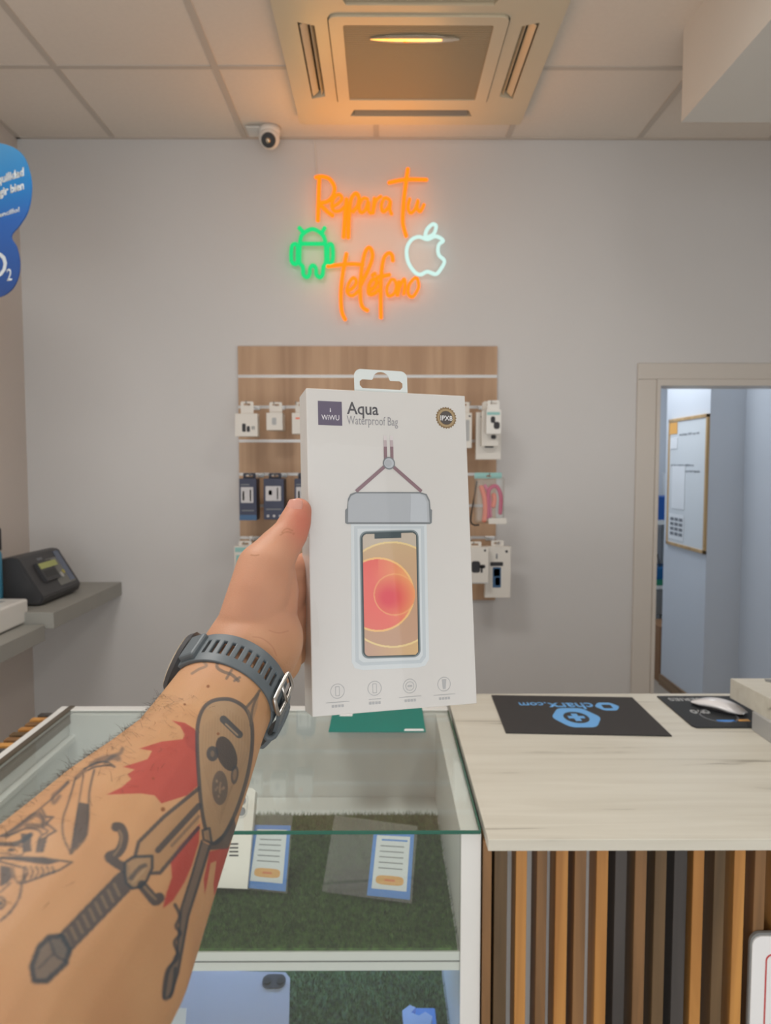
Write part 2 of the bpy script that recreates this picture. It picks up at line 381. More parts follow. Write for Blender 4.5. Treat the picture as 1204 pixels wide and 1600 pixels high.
for s, cl in (([(160, 578), (175, 525), (240, 490), (305, 525), (325, 578)], 0), ([(158, 585), (328, 585)], 0), ([(176, 505), (152, 478)], 0), ([(305, 508), (322, 478)], 0),
              ([(158, 600), (156, 700), (178, 735), (182, 785), (205, 802), (222, 780), (226, 742), (245, 725), (263, 745), (266, 785), (288, 802), (306, 785), (312, 735), (328, 700), (328, 600)], 0),
              ([(140, 592), (110, 595), (103, 650), (108, 705), (140, 712), (144, 650)], 1), ([(345, 592), (368, 595), (374, 650), (368, 705), (345, 712), (340, 650)], 1)):
    tube_into(bm, spline([N(*q) for q in s], 5, bool(cl)), .0095, bool(cl), 8)
obj('robot_outline', bm, EG, sg, 'green neon robot outline', smooth=True)
bm = bmesh.new()
tube_into(bm, spline([N(*q) for q in [(985, 556), (930, 540), (880, 562), (852, 620), (860, 700), (900, 765), (940, 785), (985, 766), (1040, 782), (1075, 745), (1096, 697), (1062, 660), (1054, 620), (1064, 585), (1088, 568), (1065, 545), (1030, 538)]], 5, True), .0085, True, 8)
tube_into(bm, spline([N(*q) for q in [(972, 532), (985, 490), (1020, 458), (1042, 472), (1028, 518), (992, 540)]], 5, True), .0085, True, 8)
obj('fruit_outline', bm, EW, sg, 'white neon bitten fruit outline', smooth=True)
for q in ((281, 250), (845, 200), (432, 1020), (685, 1000), (1054, 620), (104, 650)):
    c = N(*q); obj('standoff', TUBE([(c.x, nz + .006, c.z), (c.x, WY, c.z)], .004), M['hookmetal'], sg)
gl_ = bpy.data.lights.new('neon_ceiling_fill', 'AREA'); gl_.shape = 'RECTANGLE'; gl_.size = .6; gl_.size_y = .2; gl_.energy = 2.2; gl_.color = (1, .40, .06)  # added area lamp in front of the sign, boosts orange spill on the ceiling
go_ = bpy.data.objects.new('neon_ceiling_fill', gl_); COL.objects.link(go_); go_.location = P(585, 330, nz - .2); go_.rotation_euler = (PI / 2 + PI - .75, 0, 0)
gp_ = bpy.data.lights.new('neon_wall_fill', 'AREA'); gp_.shape = 'RECTANGLE'; gp_.size = .6; gp_.size_y = .5; gp_.energy = .35; gp_.color = (1, .35, .08)  # second added lamp, aimed at the wall to strengthen the tubes' orange tint
gq_ = bpy.data.objects.new('neon_wall_fill', gp_); COL.objects.link(gq_); gq_.location = P(575, 370, nz - .06); gq_.rotation_euler = (PI / 2, 0, 0)
obj('power_cable', TUBE(spline([P(490, 219, WY - .005), P(493, 240, WY - .006), P(494, 262, WY - .006), P(497, 282, nz + .006)], 5), .0022, n=6), M['whiteplastic'], sg)

# ============================================================ SLATWALL AND ITS PRODUCTS
PY = WY - .022
c0 = P(376, 938, PY); c1 = P(777, 541, PY)
sw = empty('slatwall_panel', ((c0.x + c1.x) / 2, WY, c0.z), 'light oak slatwall display panel with aluminium grooves on the back wall', 'display panel')
gz = [P(576, y, PY).z for y in (588, 636, 689, 741, 790, 840, 890)]
edges = [c1.z] + [z for z in gz] + [c0.z]
for i in range(len(edges) - 1):
    top = edges[i] - (.006 if i else 0); bot = edges[i + 1] + (.006 if i + 2 < len(edges) else 0)
    obj('board', BX((c0.x, PY, bot), (c1.x, WY - .001, top), .001), M['oak'], sw)
for z in gz:
    bm = bmesh.new(); box_into(bm, (c0.x + .001, PY + .01, z - .006), (c1.x - .001, PY + .014, z + .006)); box_into(bm, (c0.x + .001, PY - .001, z + .0035), (c1.x - .001, PY + .012, z + .0065)); box_into(bm, (c0.x + .001, PY - .001, z - .0065), (c1.x - .001, PY + .012, z - .0035))
    obj('groove_rail', bm, M['alu'], sw)

def hook(px, row, yf, label):
    """double prong slatwall hook from the groove to just before the product front"""
    z = gz[row]; x = P(px, 700, yf).x
    h = empty('display_hook', (x, PY, z), label, 'hook', 'hooks in the slatwall grooves')
    obj('clip', BX((x - .022, PY - .004, z - .014), (x + .022, PY + .008, z + .006), .001), M['hookmetal'], h)
    obj('prong', TUBE(spline([(x, PY - .002, z - .004), (x, yf + .02, z - .004), (x, yf - .012, z - .002), (x, yf - .02, z + .008)], 5), .0025, n=8), M['hookmetal'], h)
    return z - .004
def carton(name, label, px0, py0, px1, py1, yf, th, body, row, group, draw=None, side=None, tab=True):
    """hanging carton; the pixel rectangle of its front face at depth yf"""
    a = P(px0, py1, yf); b = P(px1, py0, yf); x0, x1, z0, z1 = a.x, b.x, a.z, b.z; zr = gz[row]
    t = empty(name, ((x0 + x1) / 2, yf + th / 2, z0), label, 'carton', group)
    obj('carton_body', BX((x0, yf, z0), (x1, yf + th, z1), .0015), body, t)
    xc = (x0 + x1) / 2; hz = zr - .004
    if tab:
        ht = max(hz + .012, z1 + .02); w_ = min((x1 - x0) / 2 * .8, .028)
        obj('hang_tab', plate_with_holes(rrect(xc - w_, z1 - .002, xc + w_, ht, .006), [rrect(xc - w_ * .55, hz - .005, xc + w_ * .55, hz + .004, .004)], lambda x, y, q: Vector((x, yf + th * .5 + q, y)), .0006), body if tab is True else tab, t)
    def patch(nm, u0, v0, u1, v1, m, r=0.0):
        X0, X1 = x0 + (x1 - x0) * u0, x0 + (x1 - x0) * u1; Z0, Z1 = z0 + (z1 - z0) * v0, z0 + (z1 - z0) * v1
        if r: bmx = plate_with_holes(rrect(X0, Z0, X1, Z1, min(X1 - X0, Z1 - Z0) * r), [], lambda x, y, q: Vector((x, yf - .0004 - q, y)), .0004)
        else: bmx = BX((X0, yf - .0008, Z0), (X1, yf - .0002, Z1))
        return obj(nm, bmx, m, t)
    if draw: draw(patch)
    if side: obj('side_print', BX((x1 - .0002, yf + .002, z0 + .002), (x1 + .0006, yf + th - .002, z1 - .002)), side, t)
    return t
W_ = 'cartons hanging in the upper hook row'; B_ = 'navy cartons hanging in the middle hook row'
def d1(p): p('product_print', .32, .2, .48, .56, M['ink'], .3); p('product_print', .52, .2, .66, .45, M['ink'], .3); p('product_print', .74, .3, .79, .45, M['grey'], .3); p('product_print', .82, .3, .87, .45, M['grey'], .3)
for s in ((386, 1, 3.22, 'metal display hook, outermost on the left of the upper row'), (429, 1, 3.25, 'metal display hook, second from left in the upper row'), (463, 1, 3.25, 'metal display hook in the upper row just left of the held box'),
          (733, 1, 3.25, 'metal display hook in the upper row just right of the held box'), (766, 1, 3.2, 'metal display hook, outermost on the right of the upper row'),
          (390, 3, 3.2, 'metal display hook, outermost on the left of the middle row'), (429, 3, 3.2, 'metal display hook, second from left in the middle row'), (472, 3, 3.2, 'metal display hook in the middle row beside the thumb'), (764, 3, 3.2, 'metal display hook holding the pink pouch'),
          (380, 5, 3.2, 'metal display hook at the left of the lower row'), (740, 5, 3.2, 'metal display hook at the lower right behind the held box'), (779, 5, 3.2, 'metal display hook, outermost on the right of the lower row')): hook(*s)
carton('product_carton', 'wide white carton printed with small dark chargers, outermost upper left', 367, 646, 402, 682, 3.22, .05, M['cardwhite'], 1, W_, d1)
carton('product_carton', 'plain small white carton second from left on the upper row', 416, 645, 441, 672, 3.23, .09, M['cardwhite'], 1, W_, lambda p: p('product_print', .35, .3, .62, .72, M['lightgrey'], .3))
carton('product_carton', 'white carton partly hidden left of the held box on the upper row', 456, 645, 484, 678, 3.23, .08, M['cardwhite'], 1, W_, lambda p: p('product_print', .2, .7, .45, .78, M['peach']))
carton('product_carton', 'slim white carton peeking out right of the held box on the upper row', 712, 645, 737, 700, 3.23, .07, M['cardwhite'], 1, W_, lambda p: (p('product_print', .6, .2, .85, .8, M['lightgrey'], .2), p('label_dot', .8, .88, .92, .93, M['ink'], .4)))
def tall(p): p('label_dot', .18, .88, .28, .92, M['ink'], .4); p('product_print', .35, .25, .7, .3, M['ink'], .4)
carton('product_carton', 'tall white carton at the back of the upper right hook', 743, 644, 783, 718, 3.26, .03, M['cardwhite'], 1, W_, tall)
carton('product_carton', 'medium white carton in the middle of the upper right stack', 752, 642, 779, 697, 3.215, .022, M['cardwhite'], 1, W_, lambda p: p('product_print', .55, .2, .85, .32, M['ink'], .4))
carton('product_carton', 'front small white carton with mint band and black gadget on the upper right hook', 759, 640, 783, 678, 3.17, .022, M['whiteplastic'], 1, W_, lambda p: (p('mint_band', .05, .78, .9, .9, M['mint']), p('product_print', .3, .45, .6, .72, M['ink'], .4), p('product_print', .5, .2, .9, .5, M['ink'], .4)))
def nav(p):
    p('window_print', .1, .42, .82, .8, M['silverprint'], .05); p('product_print', .2, .48, .3, .7, M['greyprint'], .3); p('product_print', .62, .46, .7, .74, M['navydark'], .3)
    p('blue_band', .0, .0, 1, .13, M['blueprint']); p('text_line', .15, .22, .85, .25, M['greyprint']); p('brand_line', .1, .84, .6, .87, M['greyprint'])
def nav2(p):
    p('window_print', .1, .46, .86, .82, M['silverprint'], .05); p('product_print', .25, .6, .42, .72, M['ink'], .4); p('product_print', .66, .5, .72, .78, M['greyprint'], .3)
    p('text_line', .12, .24, .88, .27, M['greyprint'])
    for u in (.15, .45, .75): p('icon', u, .06, u + .12, .12, M['silverprint'], .4)
carton('product_carton', 'navy blue carton outermost left on the middle row', 374, 748, 400, 813, 3.2, .09, M['navy'], 3, B_, nav, M['navydark'], M['navydark'])
carton('product_carton', 'navy blue carton second from left with three small icons', 412, 748, 443, 812, 3.2, .09, M['navy'], 3, B_, nav2, M['navydark'], M['navydark'])
carton('product_carton', 'navy blue carton mostly hidden behind the held box and thumb', 460, 748, 488, 812, 3.2, .09, M['navy'], 3, B_, nav, M['navydark'], M['navydark'])
G5 = 'cartons hanging in the lower hook row'
carton('product_carton', 'white carton with mint top half hidden behind the hand', 366, 853, 398, 900, 3.2, .04, M['cardwhite'], 5, G5, lambda p: (p('mint_band', .05, .8, .6, .95, M['mint']), p('product_print', .1, .3, .3, .7, M['mint'], .2)))
carton('product_carton', 'white carton printed with a black folding gadget, lower right', 722, 855, 763, 912, 3.16, .05, M['cardwhite'], 5, G5, lambda p: (p('product_print', .35, .3, .68, .62, M['ink'], .3), p('product_print', .66, .42, .88, .52, M['ink'], .4), p('product_print', .7, .3, .78, .5, M['ink'], .3), p('label_dot', .82, .88, .9, .94, M['ink'], .4), p('base_print', .0, .0, 1, .03, M['lightgrey'])))
carton('product_carton', 'white carton showing a small pouch with blue phone, outermost lower right', 757, 854, 798, 934, 3.22, .035, M['cardwhite'], 5, G5, lambda p: (p('clip_print', .2, .62, .7, .70, M['ink'], .3), p('phone_print', .3, .2, .62, .6, M['blueprint'], .1), p('screen_print', .34, .42, .58, .57, mat('teal_print', (20, 140, 150)), .2), p('screen_print', .4, .24, .58, .4, mat('violet_print', (120, 80, 150)), .2), p('label_dot', .78, .88, .88, .93, M['ink'], .4), p('cord_print', .42, .76, .48, .86, M['greyprint'])))
# pouch with pink and peach item
pa, pb = P(741, 818, 3.19), P(788, 745, 3.19)
pk = empty('plastic_pouch', ((pa.x + pb.x) / 2, 3.2, pa.z), 'clear plastic pouch holding pink and peach curled items, right of the held box', 'pouch')
obj('sleeve', BX((pa.x, 3.185, pa.z), (pb.x, 3.225, pb.z), .012), M['sleeve'], pk)
obj('header_card', plate_with_holes(rrect(pa.x + .0, pb.z - .008, pb.x - .01, gz[3] + .01, .004), [rrect(P(764, 700, 3.2).x - .01, gz[3] - .009, P(764, 700, 3.2).x + .01, gz[3] + .0, .004)], lambda x, y, q: Vector((x, 3.205 + q, y)), .0015), M['mint'], pk)
def pq(px, py, y=3.205): return P(px, py, y)
obj('peach_strap', TUBE(spline([pq(751, 760), pq(756, 775), pq(758, 795), pq(756, 815)], 6), .011), M['peach'], pk, smooth=True)
obj('pink_strap', TUBE(spline([pq(763, 810), pq(762, 785), pq(764, 765), pq(775, 760), pq(782, 775), pq(781, 803)], 6), .009), M['pink'], pk, smooth=True)
obj('peach_insert', TUBE(spline([pq(771, 772, 3.21), pq(772, 782, 3.21), pq(770, 792, 3.21)], 5), .011), M['peach'], pk, smooth=True)
obj('lilac_strap', TUBE(spline([pq(757, 758, 3.215), pq(764, 775, 3.215), pq(766, 808, 3.215)], 5), .007), mat('lilac_plastic', (222, 110, 150)), pk, smooth=True)
obj('paper_label', BX((pq(762, 818).x, 3.183, pq(762, 818).z), (pq(790, 800).x, 3.186, pq(790, 809).z)), M['cardwhite'], pk)
cb = obj('cable_loop', TUBE(spline([P(745, 752, 3.24), P(740, 780, 3.24), P(735, 812, 3.24), P(740, 820, 3.24), P(748, 820, 3.24)], 6), .0035), M['black'])
tag(cb, 'thin black cable hanging left of the pink pouch', 'cable')

# ============================================================ BACK ROOM CONTENTS
wb0, wb1 = 4.63 + .02, 5.28; wx = cxx
wzt = P(1107, 646, wb0).z; wzb = P(1102, 866, wb0).z
wb = empty('whiteboard', (wx, (wb0 + wb1) / 2, wzb), 'whiteboard in a light wood frame on the back room partition', 'whiteboard')
obj('board', BX((wx - .012, wb0 + .02, wzb + .02), (wx - .001, wb1 - .02, wzt - .02)), mat('whiteboard_surface', (224, 228, 230), .2), wb)
bm = bmesh.new()
for lo, hi in (((wb0, wzb), (wb1, wzb + .022)), ((wb0, wzt - .022), (wb1, wzt)), ((wb0, wzb), (wb0 + .022, wzt)), ((wb1 - .022, wzb), (wb1, wzt))): box_into(bm, (wx - .018, lo[0], lo[1]), (wx, hi[0], hi[1]), .002)
obj('frame', bm, wood('pine_frame', (170, 135, 90), (205, 170, 120), 'Z'), wb)
for yy, zz, L in ((4.78, wzt - .12, .3), (4.85, wzt - .33, .38), (4.75, wzt - .37, .4)):
    bm = bmesh.new(); y = yy
    while y < yy + L:
        s = random.uniform(.01, .03); box_into(bm, (wx - .0135, y, zz + random.uniform(-.004, .004)), (wx - .0125, y + s, zz + random.uniform(.006, .012))); y += s + .008
    obj('marker_writing', bm, M['greyprint'], wb)
def note(nm, y0, y1, z0, z1, m, label):
    return obj(nm, slab([(wx - .014, y0, z0), (wx - .014, y1, z0), (wx - .014, y1, z1), (wx - .014, y0, z1)], (-1, 0, 0), .001), m, label=label, cat='paper')
zz = lambda y: P(1070, y, 4.95).z
note('paper_sheet', 4.98, 5.2, zz(797), zz(728), M['paper'], 'white paper sheet pinned in the middle of the whiteboard')
k_ = note('paper_sheet', 4.98, 5.24, zz(847), zz(806), M['paper'], 'white paper chart with a grey grid at the whiteboard bottom corner')
bm = bmesh.new()
for i in range(4):
    for j in range(3): y = 5.0 + j * .075; z = zz(843) + .012 + i * .034; box_into(bm, (wx - .0162, y, z), (wx - .0152, y + .06, z + .022))
obj('printed_grid', bm, M['greyprint'], k_)
note('paper_sheet', 5.12, 5.25, zz(700), zz(682), M['paper'], 'small curled white note below the orange card on the whiteboard')
note('paper_card', 5.13, 5.26, zz(676), zz(657), M['orangebtn'], 'orange card in the top corner of the whiteboard')
s0, s1 = P(1184, 1040, 4.2), P(1184, 1012, 4.2)
ws = empty('wall_socket', (rxx, 4.15, s0.z), 'grey double wall socket on the back room wall', 'socket')
y0_, y1_ = 4.05, 4.22
obj('socket_plate', BX((rxx - .01, y0_, s0.z), (rxx, y1_, s1.z), .003), M['grey'], ws)
for y in (y0_ + .045, y0_ + .125):
    bm = bmesh.new(); bmesh.ops.create_cone(bm, cap_ends=True, segments=20, radius1=.026, radius2=.026, depth=.006, matrix=Matrix.Translation((rxx - .011, y, (s0.z + s1.z) / 2)) @ Matrix.Rotation(PI / 2, 4, 'Y')); obj('socket_outlet', bm, M['charcoal'], ws)
SY = 5.7; sx0 = P(1000, 800, SY).x; sx1 = P(1060, 800, SY).x
def sz(y): return P(1030, y, SY).z
su = empty('storage_shelf', ((sx0 + sx1) / 2, SY + .15, 0), 'white shelving unit glimpsed through the doorway', 'shelf')
bm = bmesh.new(); box_into(bm, (sx0 - .03, SY, 0), (sx0, SY + .35, sz(740)));  obj('side_panel', bm, M['white'], su)
obj('side_panel', BX((sx1, SY, 0), (sx1 + .03, SY + .35, sz(740))), M['white'], su)
obj('shelf_board', BX((sx0, SY, sz(820)), (sx1, SY + .35, sz(813))), M['white'], su); obj('shelf_board', BX((sx0, SY, sz(921)), (sx1, SY + .35, sz(915))), M['white'], su)
def thing_box(name, label, cat, lo, hi, m, group=None, bev=.004): return obj(name, BX(lo, hi, bev), m, label=label, cat=cat, group=group)
bl = mat('blue_bin', (40, 90, 165), .4)
thing_box('storage_box', 'blue storage box on the upper back room shelf', 'box', (sx0 + .03, SY + .02, sz(813)), (sx0 + .32, SY + .28, sz(776)), bl)
thing_box('storage_box', 'blue storage box on the lower back room shelf', 'box', (sx0 + .03, SY + .02, sz(915)), (sx0 + .30, SY + .28, sz(888)), mat('blue_bin_deep', (25, 95, 150), .4))
thing_box('storage_box', 'green crate edge under the blue box on lower shelf', 'box', (sx0 + .03, SY - .0, sz(915)), (sx0 + .22, SY + .018, sz(906)), mat('green_bin', (40, 130, 100), .4), None, .002)
obj('tripod', TUBE([(sx0 + .16, SY + .1, sz(888)), (sx0 + .18, SY + .1, sz(868)), (sx0 + .2, SY + .1, sz(888))], .006), M['charcoal'], label='small dark tripod standing on the lower blue box', cat='tripod')
thing_box('cardboard_box', 'tall brown cardboard box standing on the back room floor', 'box', (sx0 + .06, SY - .3, 0), (sx0 + .34, SY - .02, sz(966)), mat('cardboard', (150, 112, 80), .8, noise_amt=.1))
thing_box('storage_cabinet', 'grey cabinet unit under the back room shelf', 'drawer', (sx0 + .02, SY - .01, sz(960)), (sx1 - .02, SY + .3, sz(923)), M['grey'])

# ============================================================ LEFT WALL SHELVES AND DEVICES
zs = T(185, 912, 0); zA = 1.62 - .552
eA = T(185, 912, zA); xE = -1.235
sA0 = T(78, 957, zA).y
sh = obj('wall_shelf', BX((LX, sA0, zA - .062), (xE, WY, zA), .002), M['shelfgrey'], label='grey wall shelf at the back left corner under the black detector', cat='shelf', group='grey wall shelves')
zB = zA - .045; b_ = T(70, 976, zB)
sh2 = obj('wall_shelf', BX((LX, 1.35, zB - .06), (b_.x, b_.y, zB), .002), M['shelfgrey'], label='nearer grey wall shelf carrying the white device', cat='shelf', group='grey wall shelves')
# counterfeit detector
d0 = T(66, 946, zA + .005); dy0 = d0.y; dy1 = dy0 + .36
det = empty('banknote_detector', (-1.44, (dy0 + dy1) / 2, zA), 'black wedge shaped banknote detector on the rear wall shelf', 'detector')
fx0 = d0.x + .005; tz = P(28, 873, dy0).z; tx = P(28, 873, dy0).x
prof = [(LX + .06, zA + .006), (fx0 - .012, zA + .006), (fx0, zA + .035), (tx, tz), (tx - .03, tz + .004), (LX + .06, tz - .03)]
bm = prism(prof, dy0, dy1); bmesh.ops.bevel(bm, geom=list(bm.edges), offset=.004, segments=2, affect='EDGES')
obj('housing', bm, M['charcoal'], det)
A_ = Vector((fx0, 0, zA + .035)); B2 = Vector((tx, 0, tz)); dd = (B2 - A_); nn = Vector((-dd.z, 0, dd.x)).normalized(); nn = nn if nn.x > 0 else -nn
def DF(u, y, t): return Vector((A_.x + dd.x * u, dy0 + (dy1 - dy0) * y, A_.z + dd.z * u)) + nn * t   # u up the slope, y along, t outwards
def df_slab(nm, u0, u1, y0, y1, t0, t1, m, par=det): return obj(nm, slab([DF(u0, y0, t0), DF(u1, y0, t0), DF(u1, y1, t0), DF(u0, y1, t0)], nn, t1 - t0), m, par)
df_slab('control_panel', .12, .82, .52, .93, -.0005, .001, mat('detector_panel', (120, 122, 118), .4))
df_slab('display_strip', .16, .96, .80, .93, .0008, .002, mat('display_blue', (92, 104, 128), .2))
slot = df_slab('note_slot', .30, .78, .22, .56, -.001, .014, M['charcoal'])
df_slab('slot_opening', .38, .54, .26, .53, .0138, .0146, M['black'], slot)
df_slab('slot_label', .60, .74, .24, .66, .0138, .015, mat('yellow_green_label', (176, 184, 110), .4), slot)
bt = obj('button', slab([DF(.36 + .07 * math.sin(a), .68 + .035 * math.cos(a), .001) for a in [k * PI / 8 for k in range(16)]], nn, .003), M['lightgrey'], det)
obj('button', slab([DF(.42 + .05 * math.sin(a), .76 + .025 * math.cos(a), .001) for a in [k * PI / 8 for k in range(16)]], nn, .003), mat('yellow_button', (190, 180, 90), .4), det)
df_slab('name_print', .84, .9, .36, .48, .0002, .0008, M['greyprint'])
# white device at the frame edge
e0 = T(45, 972, zB + .002)
wd = empty('card_terminal', (e0.x - .15, e0.y - .2, zB), 'white boxy device with grey recess on the nearer wall shelf', 'terminal')
hh = P(45, 935, e0.y).z
obj('housing', BX((e0.x - .30, e0.y - .42, zB + .004), (e0.x, e0.y, hh), .008), M['whiteplastic'], wd)
obj('recess', BX((e0.x - .24, e0.y - .36, hh - .001), (e0.x - .055, e0.y - .06, hh + .001), .0), M['lightgrey'], wd)
for k in range(4):
    obj('rubber_foot', BX((e0.x - .28 + .22 * (k % 2), e0.y - .4 + .34 * (k // 2), zB), (e0.x - .24 + .22 * (k % 2), e0.y - .36 + .34 * (k // 2), zB + .005)), M['black'], wd)

# ============================================================ BLUE BUBBLE SIGN (display totem on the near shelf)
sY = 2.4
bs = empty('bubble_sign', (P(-30, 900, sY).x, sY, zB), 'blue two-bubble promotional sign with white lettering projecting from the left wall', 'sign')
ang = math.radians(-28); o_ = P(-40, 350, sY)
def BS(x, z, t): return Vector((o_.x + x * math.cos(ang) + t * math.sin(ang) * -1, o_.y + x * math.sin(ang) + t * math.cos(ang), o_.z + z))
def bsl(px, py):       # pixel -> sign plane
    r = ray(px, py); n = Vector((-math.sin(ang), math.cos(ang), 0)); t = (o_ - CAM).dot(n) / r.dot(n); q = CAM + r * t - o_
    return (q.x * math.cos(ang) + q.y * math.sin(ang), q.z)
outl = [bsl(*q) for q in [(-110, 300), (-105, 250), (-75, 228), (-30, 222), (10, 226), (35, 242), (47, 275), (48, 305), (42, 332), (30, 352), (17, 369), (25, 385), (30, 408), (28, 432), (18, 452), (0, 464), (-30, 468), (-58, 455), (-68, 425), (-66, 395), (-55, 372), (-85, 355), (-104, 330)]]
outl = [(v.x, v.y) for v in spline([(x, y, 0) for x, y in outl], 4, True)]
mg = bpy.data.materials.new('blue_gradient_print'); mg.use_nodes = True; nt = mg.node_tree; b = nt.nodes['Principled BSDF']; b.inputs['Roughness'].default_value = .35
tc = nt.nodes.new('ShaderNodeTexCoord'); sp = nt.nodes.new('ShaderNodeSeparateXYZ'); rp = nt.nodes.new('ShaderNodeValToRGB'); mr = nt.nodes.new('ShaderNodeMapRange')
nt.links.new(tc.outputs['Object'], sp.inputs[0]); nt.links.new(sp.outputs[2], mr.inputs[0]); nt.links.new(mr.outputs[0], rp.inputs[0]); nt.links.new(rp.outputs[0], b.inputs['Base Color'])
mr.inputs[1].default_value = P(0, 465, sY).z - zB; mr.inputs[2].default_value = P(0, 225, sY).z - zB
e = rp.color_ramp.elements; e[0].color = (*lin((40, 80, 150)), 1); e[1].color = (*lin((90, 170, 225)), 1); q = e.new(.45); q.color = (*lin((45, 105, 190)), 1); q = e.new(.68); q.color = (*lin((35, 140, 215)), 1)
obj('bubble_board', plate_with_holes(outl, [], lambda x, y, t: BS(x, y, t), .004), mg, bs)
lw = mat('white_lettering', (225, 235, 240), .4)
def bs_text(nm, s, ax, bx_, ybase, ytop, bold, tilt):
    x0, _ = bsl(ax, ybase); x1, z0 = bsl(bx_, ybase); _, z1 = bsl(bx_, ytop)
    return text(nm, s, lw, bs, lambda x, y, t: BS(x, y + (x - x1) * tilt, -.0006 - t), x0, z0, x1, z1, .0004, bold)
bs_text('tagline_text', 'tranquilidad', -26, 38, 279, 261, .045, .03); bs_text('tagline_text', 'elegir bien', -15, 38, 300, 282, .045, .03)
bs_text('small_text', 'facil y sencillo!', -34, 31, 333, 323, .03, .03)
bs_text('letter_print', 'O', -26, 12, 432, 390, .0, .0); bs_text('letter_print', '2', 11, 19, 438, 419, .01, .0)
pc = P(-60, 300, sY)
obj('wall_bracket', TUBE([(LX, sY + .03, pc.z), (pc.x, sY + .03, pc.z), (pc.x + .02, sY + .012, pc.z)], .006), M['steel'], bs)
by = 2.775; bxx = P(2, 880, by).x - .031; bt_ = empty('spray_bottle', (bxx, by, zA), 'teal bottle with a dark cap standing beside the black detector', 'bottle')
def lathe(prof, cx, cy, n=28):
    bm = bmesh.new(); rr = [[bm.verts.new((cx + r * math.cos(2 * PI * k / n), cy + r * math.sin(2 * PI * k / n), z)) for k in range(n)] for r, z in prof]
    for a, b in zip(rr, rr[1:]):
        for k in range(n): bm.faces.new((a[k], a[(k + 1) % n], b[(k + 1) % n], b[k]))
    bm.faces.new(rr[0][::-1]); bm.faces.new(rr[-1]); return bm
zt_ = P(2, 860, by).z; zc_ = P(2, 825, by).z
obj('bottle_body', lathe([(.026, zA), (.031, zA + .004), (.031, zt_ - .015), (.027, zt_ - .004), (.018, zt_)], bxx, by), mat('teal_bottle', (60, 130, 160), .3), bt_, smooth=True)
obj('cap', lathe([(.031, zt_ + .0005), (.031, zc_ - .006), (.027, zc_)], bxx, by), M['black'], bt_)

# ============================================================ GLASS DISPLAY CASE
GZ = .995; GY0, GY1 = 1.224, 1.875; GX1 = .170; GX0 = T(120, 1096, GZ).x; gth = .006
gc = empty('glass_display_case', (-.3, 1.5, 0), 'white display counter with green edged glass top and turf shelves', 'display case')
obj('top_glass', BX((GX0 + .012, GY0 + .0015, GZ - gth), (GX1 - .0035, GY1 - .03, GZ)), M['glass'], gc)
obj('glass_edge', BX((GX0 + .012, GY0 - .0012, GZ - gth), (GX1 - .002, GY0 + .0012, GZ + .0002), .0004), M['glassedge'], gc, 'green polished glass edge')
obj('glass_edge', BX((GX1 - .0035, GY0 + .0015, GZ - gth), (GX1 - .0005, GY1 - .03, GZ + .0002)), M['glassedge'], gc)
obj('front_glass', BX((GX0 + .02, GY0 + .001, .12), (GX1 - .036, GY0 + .006, GZ - gth - .0005)), M['glass'], gc)
wp = GX1 - .035
bm = bmesh.new(); box_into(bm, (wp, GY0 + .002, .0), (GX1, GY1, GZ - gth - .001), .0015); obj('side_panel', bm, M['white'], gc)
bm = bmesh.new(); box_into(bm, (GX0 - .022, GY0 + .002, 0), (GX0 + .012, GY1, GZ), .0015); obj('side_panel', bm, M['white'], gc)
obj('channel_profile', BX((GX0 - .0, GY0 + .03, GZ - .001), (GX0 + .014, GY1, GZ + .004), .001), M['bronze'], gc)
obj('channel_profile', BX((GX0 + .012, GY0 + .03, GZ - .03), (GX0 + .018, GY1 - .03, GZ - gth - .001), .001), M['bronze'], gc)
obj('inner_rail', BX((GX0 + .012, GY0 + .03, GZ - .075), (GX0 + .03, GY1 - .03, GZ - .06), .002), M['white'], gc)
obj('back_panel', BX((GX0 + .012, GY1 - .04, .0), (wp, GY1 - .02, GZ - gth - .001)), M['white'], gc)
obj('rear_rail', BX((GX0 - .022, GY1 - .03, GZ - .03), (GX1 - .002, GY1 + .004, GZ + .001), .002), M['white'], gc)
Z1 = .776; Z2 = .50
bm = bmesh.new(); box_into(bm, (GX0 + .012, GY0 + .008, Z1 - .037), (wp - .0005, GY1 - .042, Z1 - .003), .001); obj('shelf_board', bm, M['white'], gc)
obj('shelf_board', BX((GX0 + .012, GY0 + .008, Z2 - .03), (wp - .0005, GY1 - .042, Z2 - .003), .001), M['white'], gc)
obj('shelf_trim', BX((GX0 + .013, GY0 + .0062, Z1 - .020), (wp - .001, GY0 + .0085, Z1 - .0185)), M['grey'], gc)
obj('base_board', BX((GX0 + .012, GY0 + .01, 0), (wp, GY1 - .04, .12)), M['white'], gc)
LEDM = emis('cool_led', (.35, .55, 1.0), 6)
ls = obj('led_strip', BX((GX0 + .02, GY1 - .058, Z1 - .045), (wp - .02, GY1 - .046, Z1 - .038)), LEDM, gc)
area('case_led', (-.3, GY1 - .09, Z1 - .05), (math.radians(-25), 0, 0), .85, .02, 3.2, (.42, .6, 1.0))
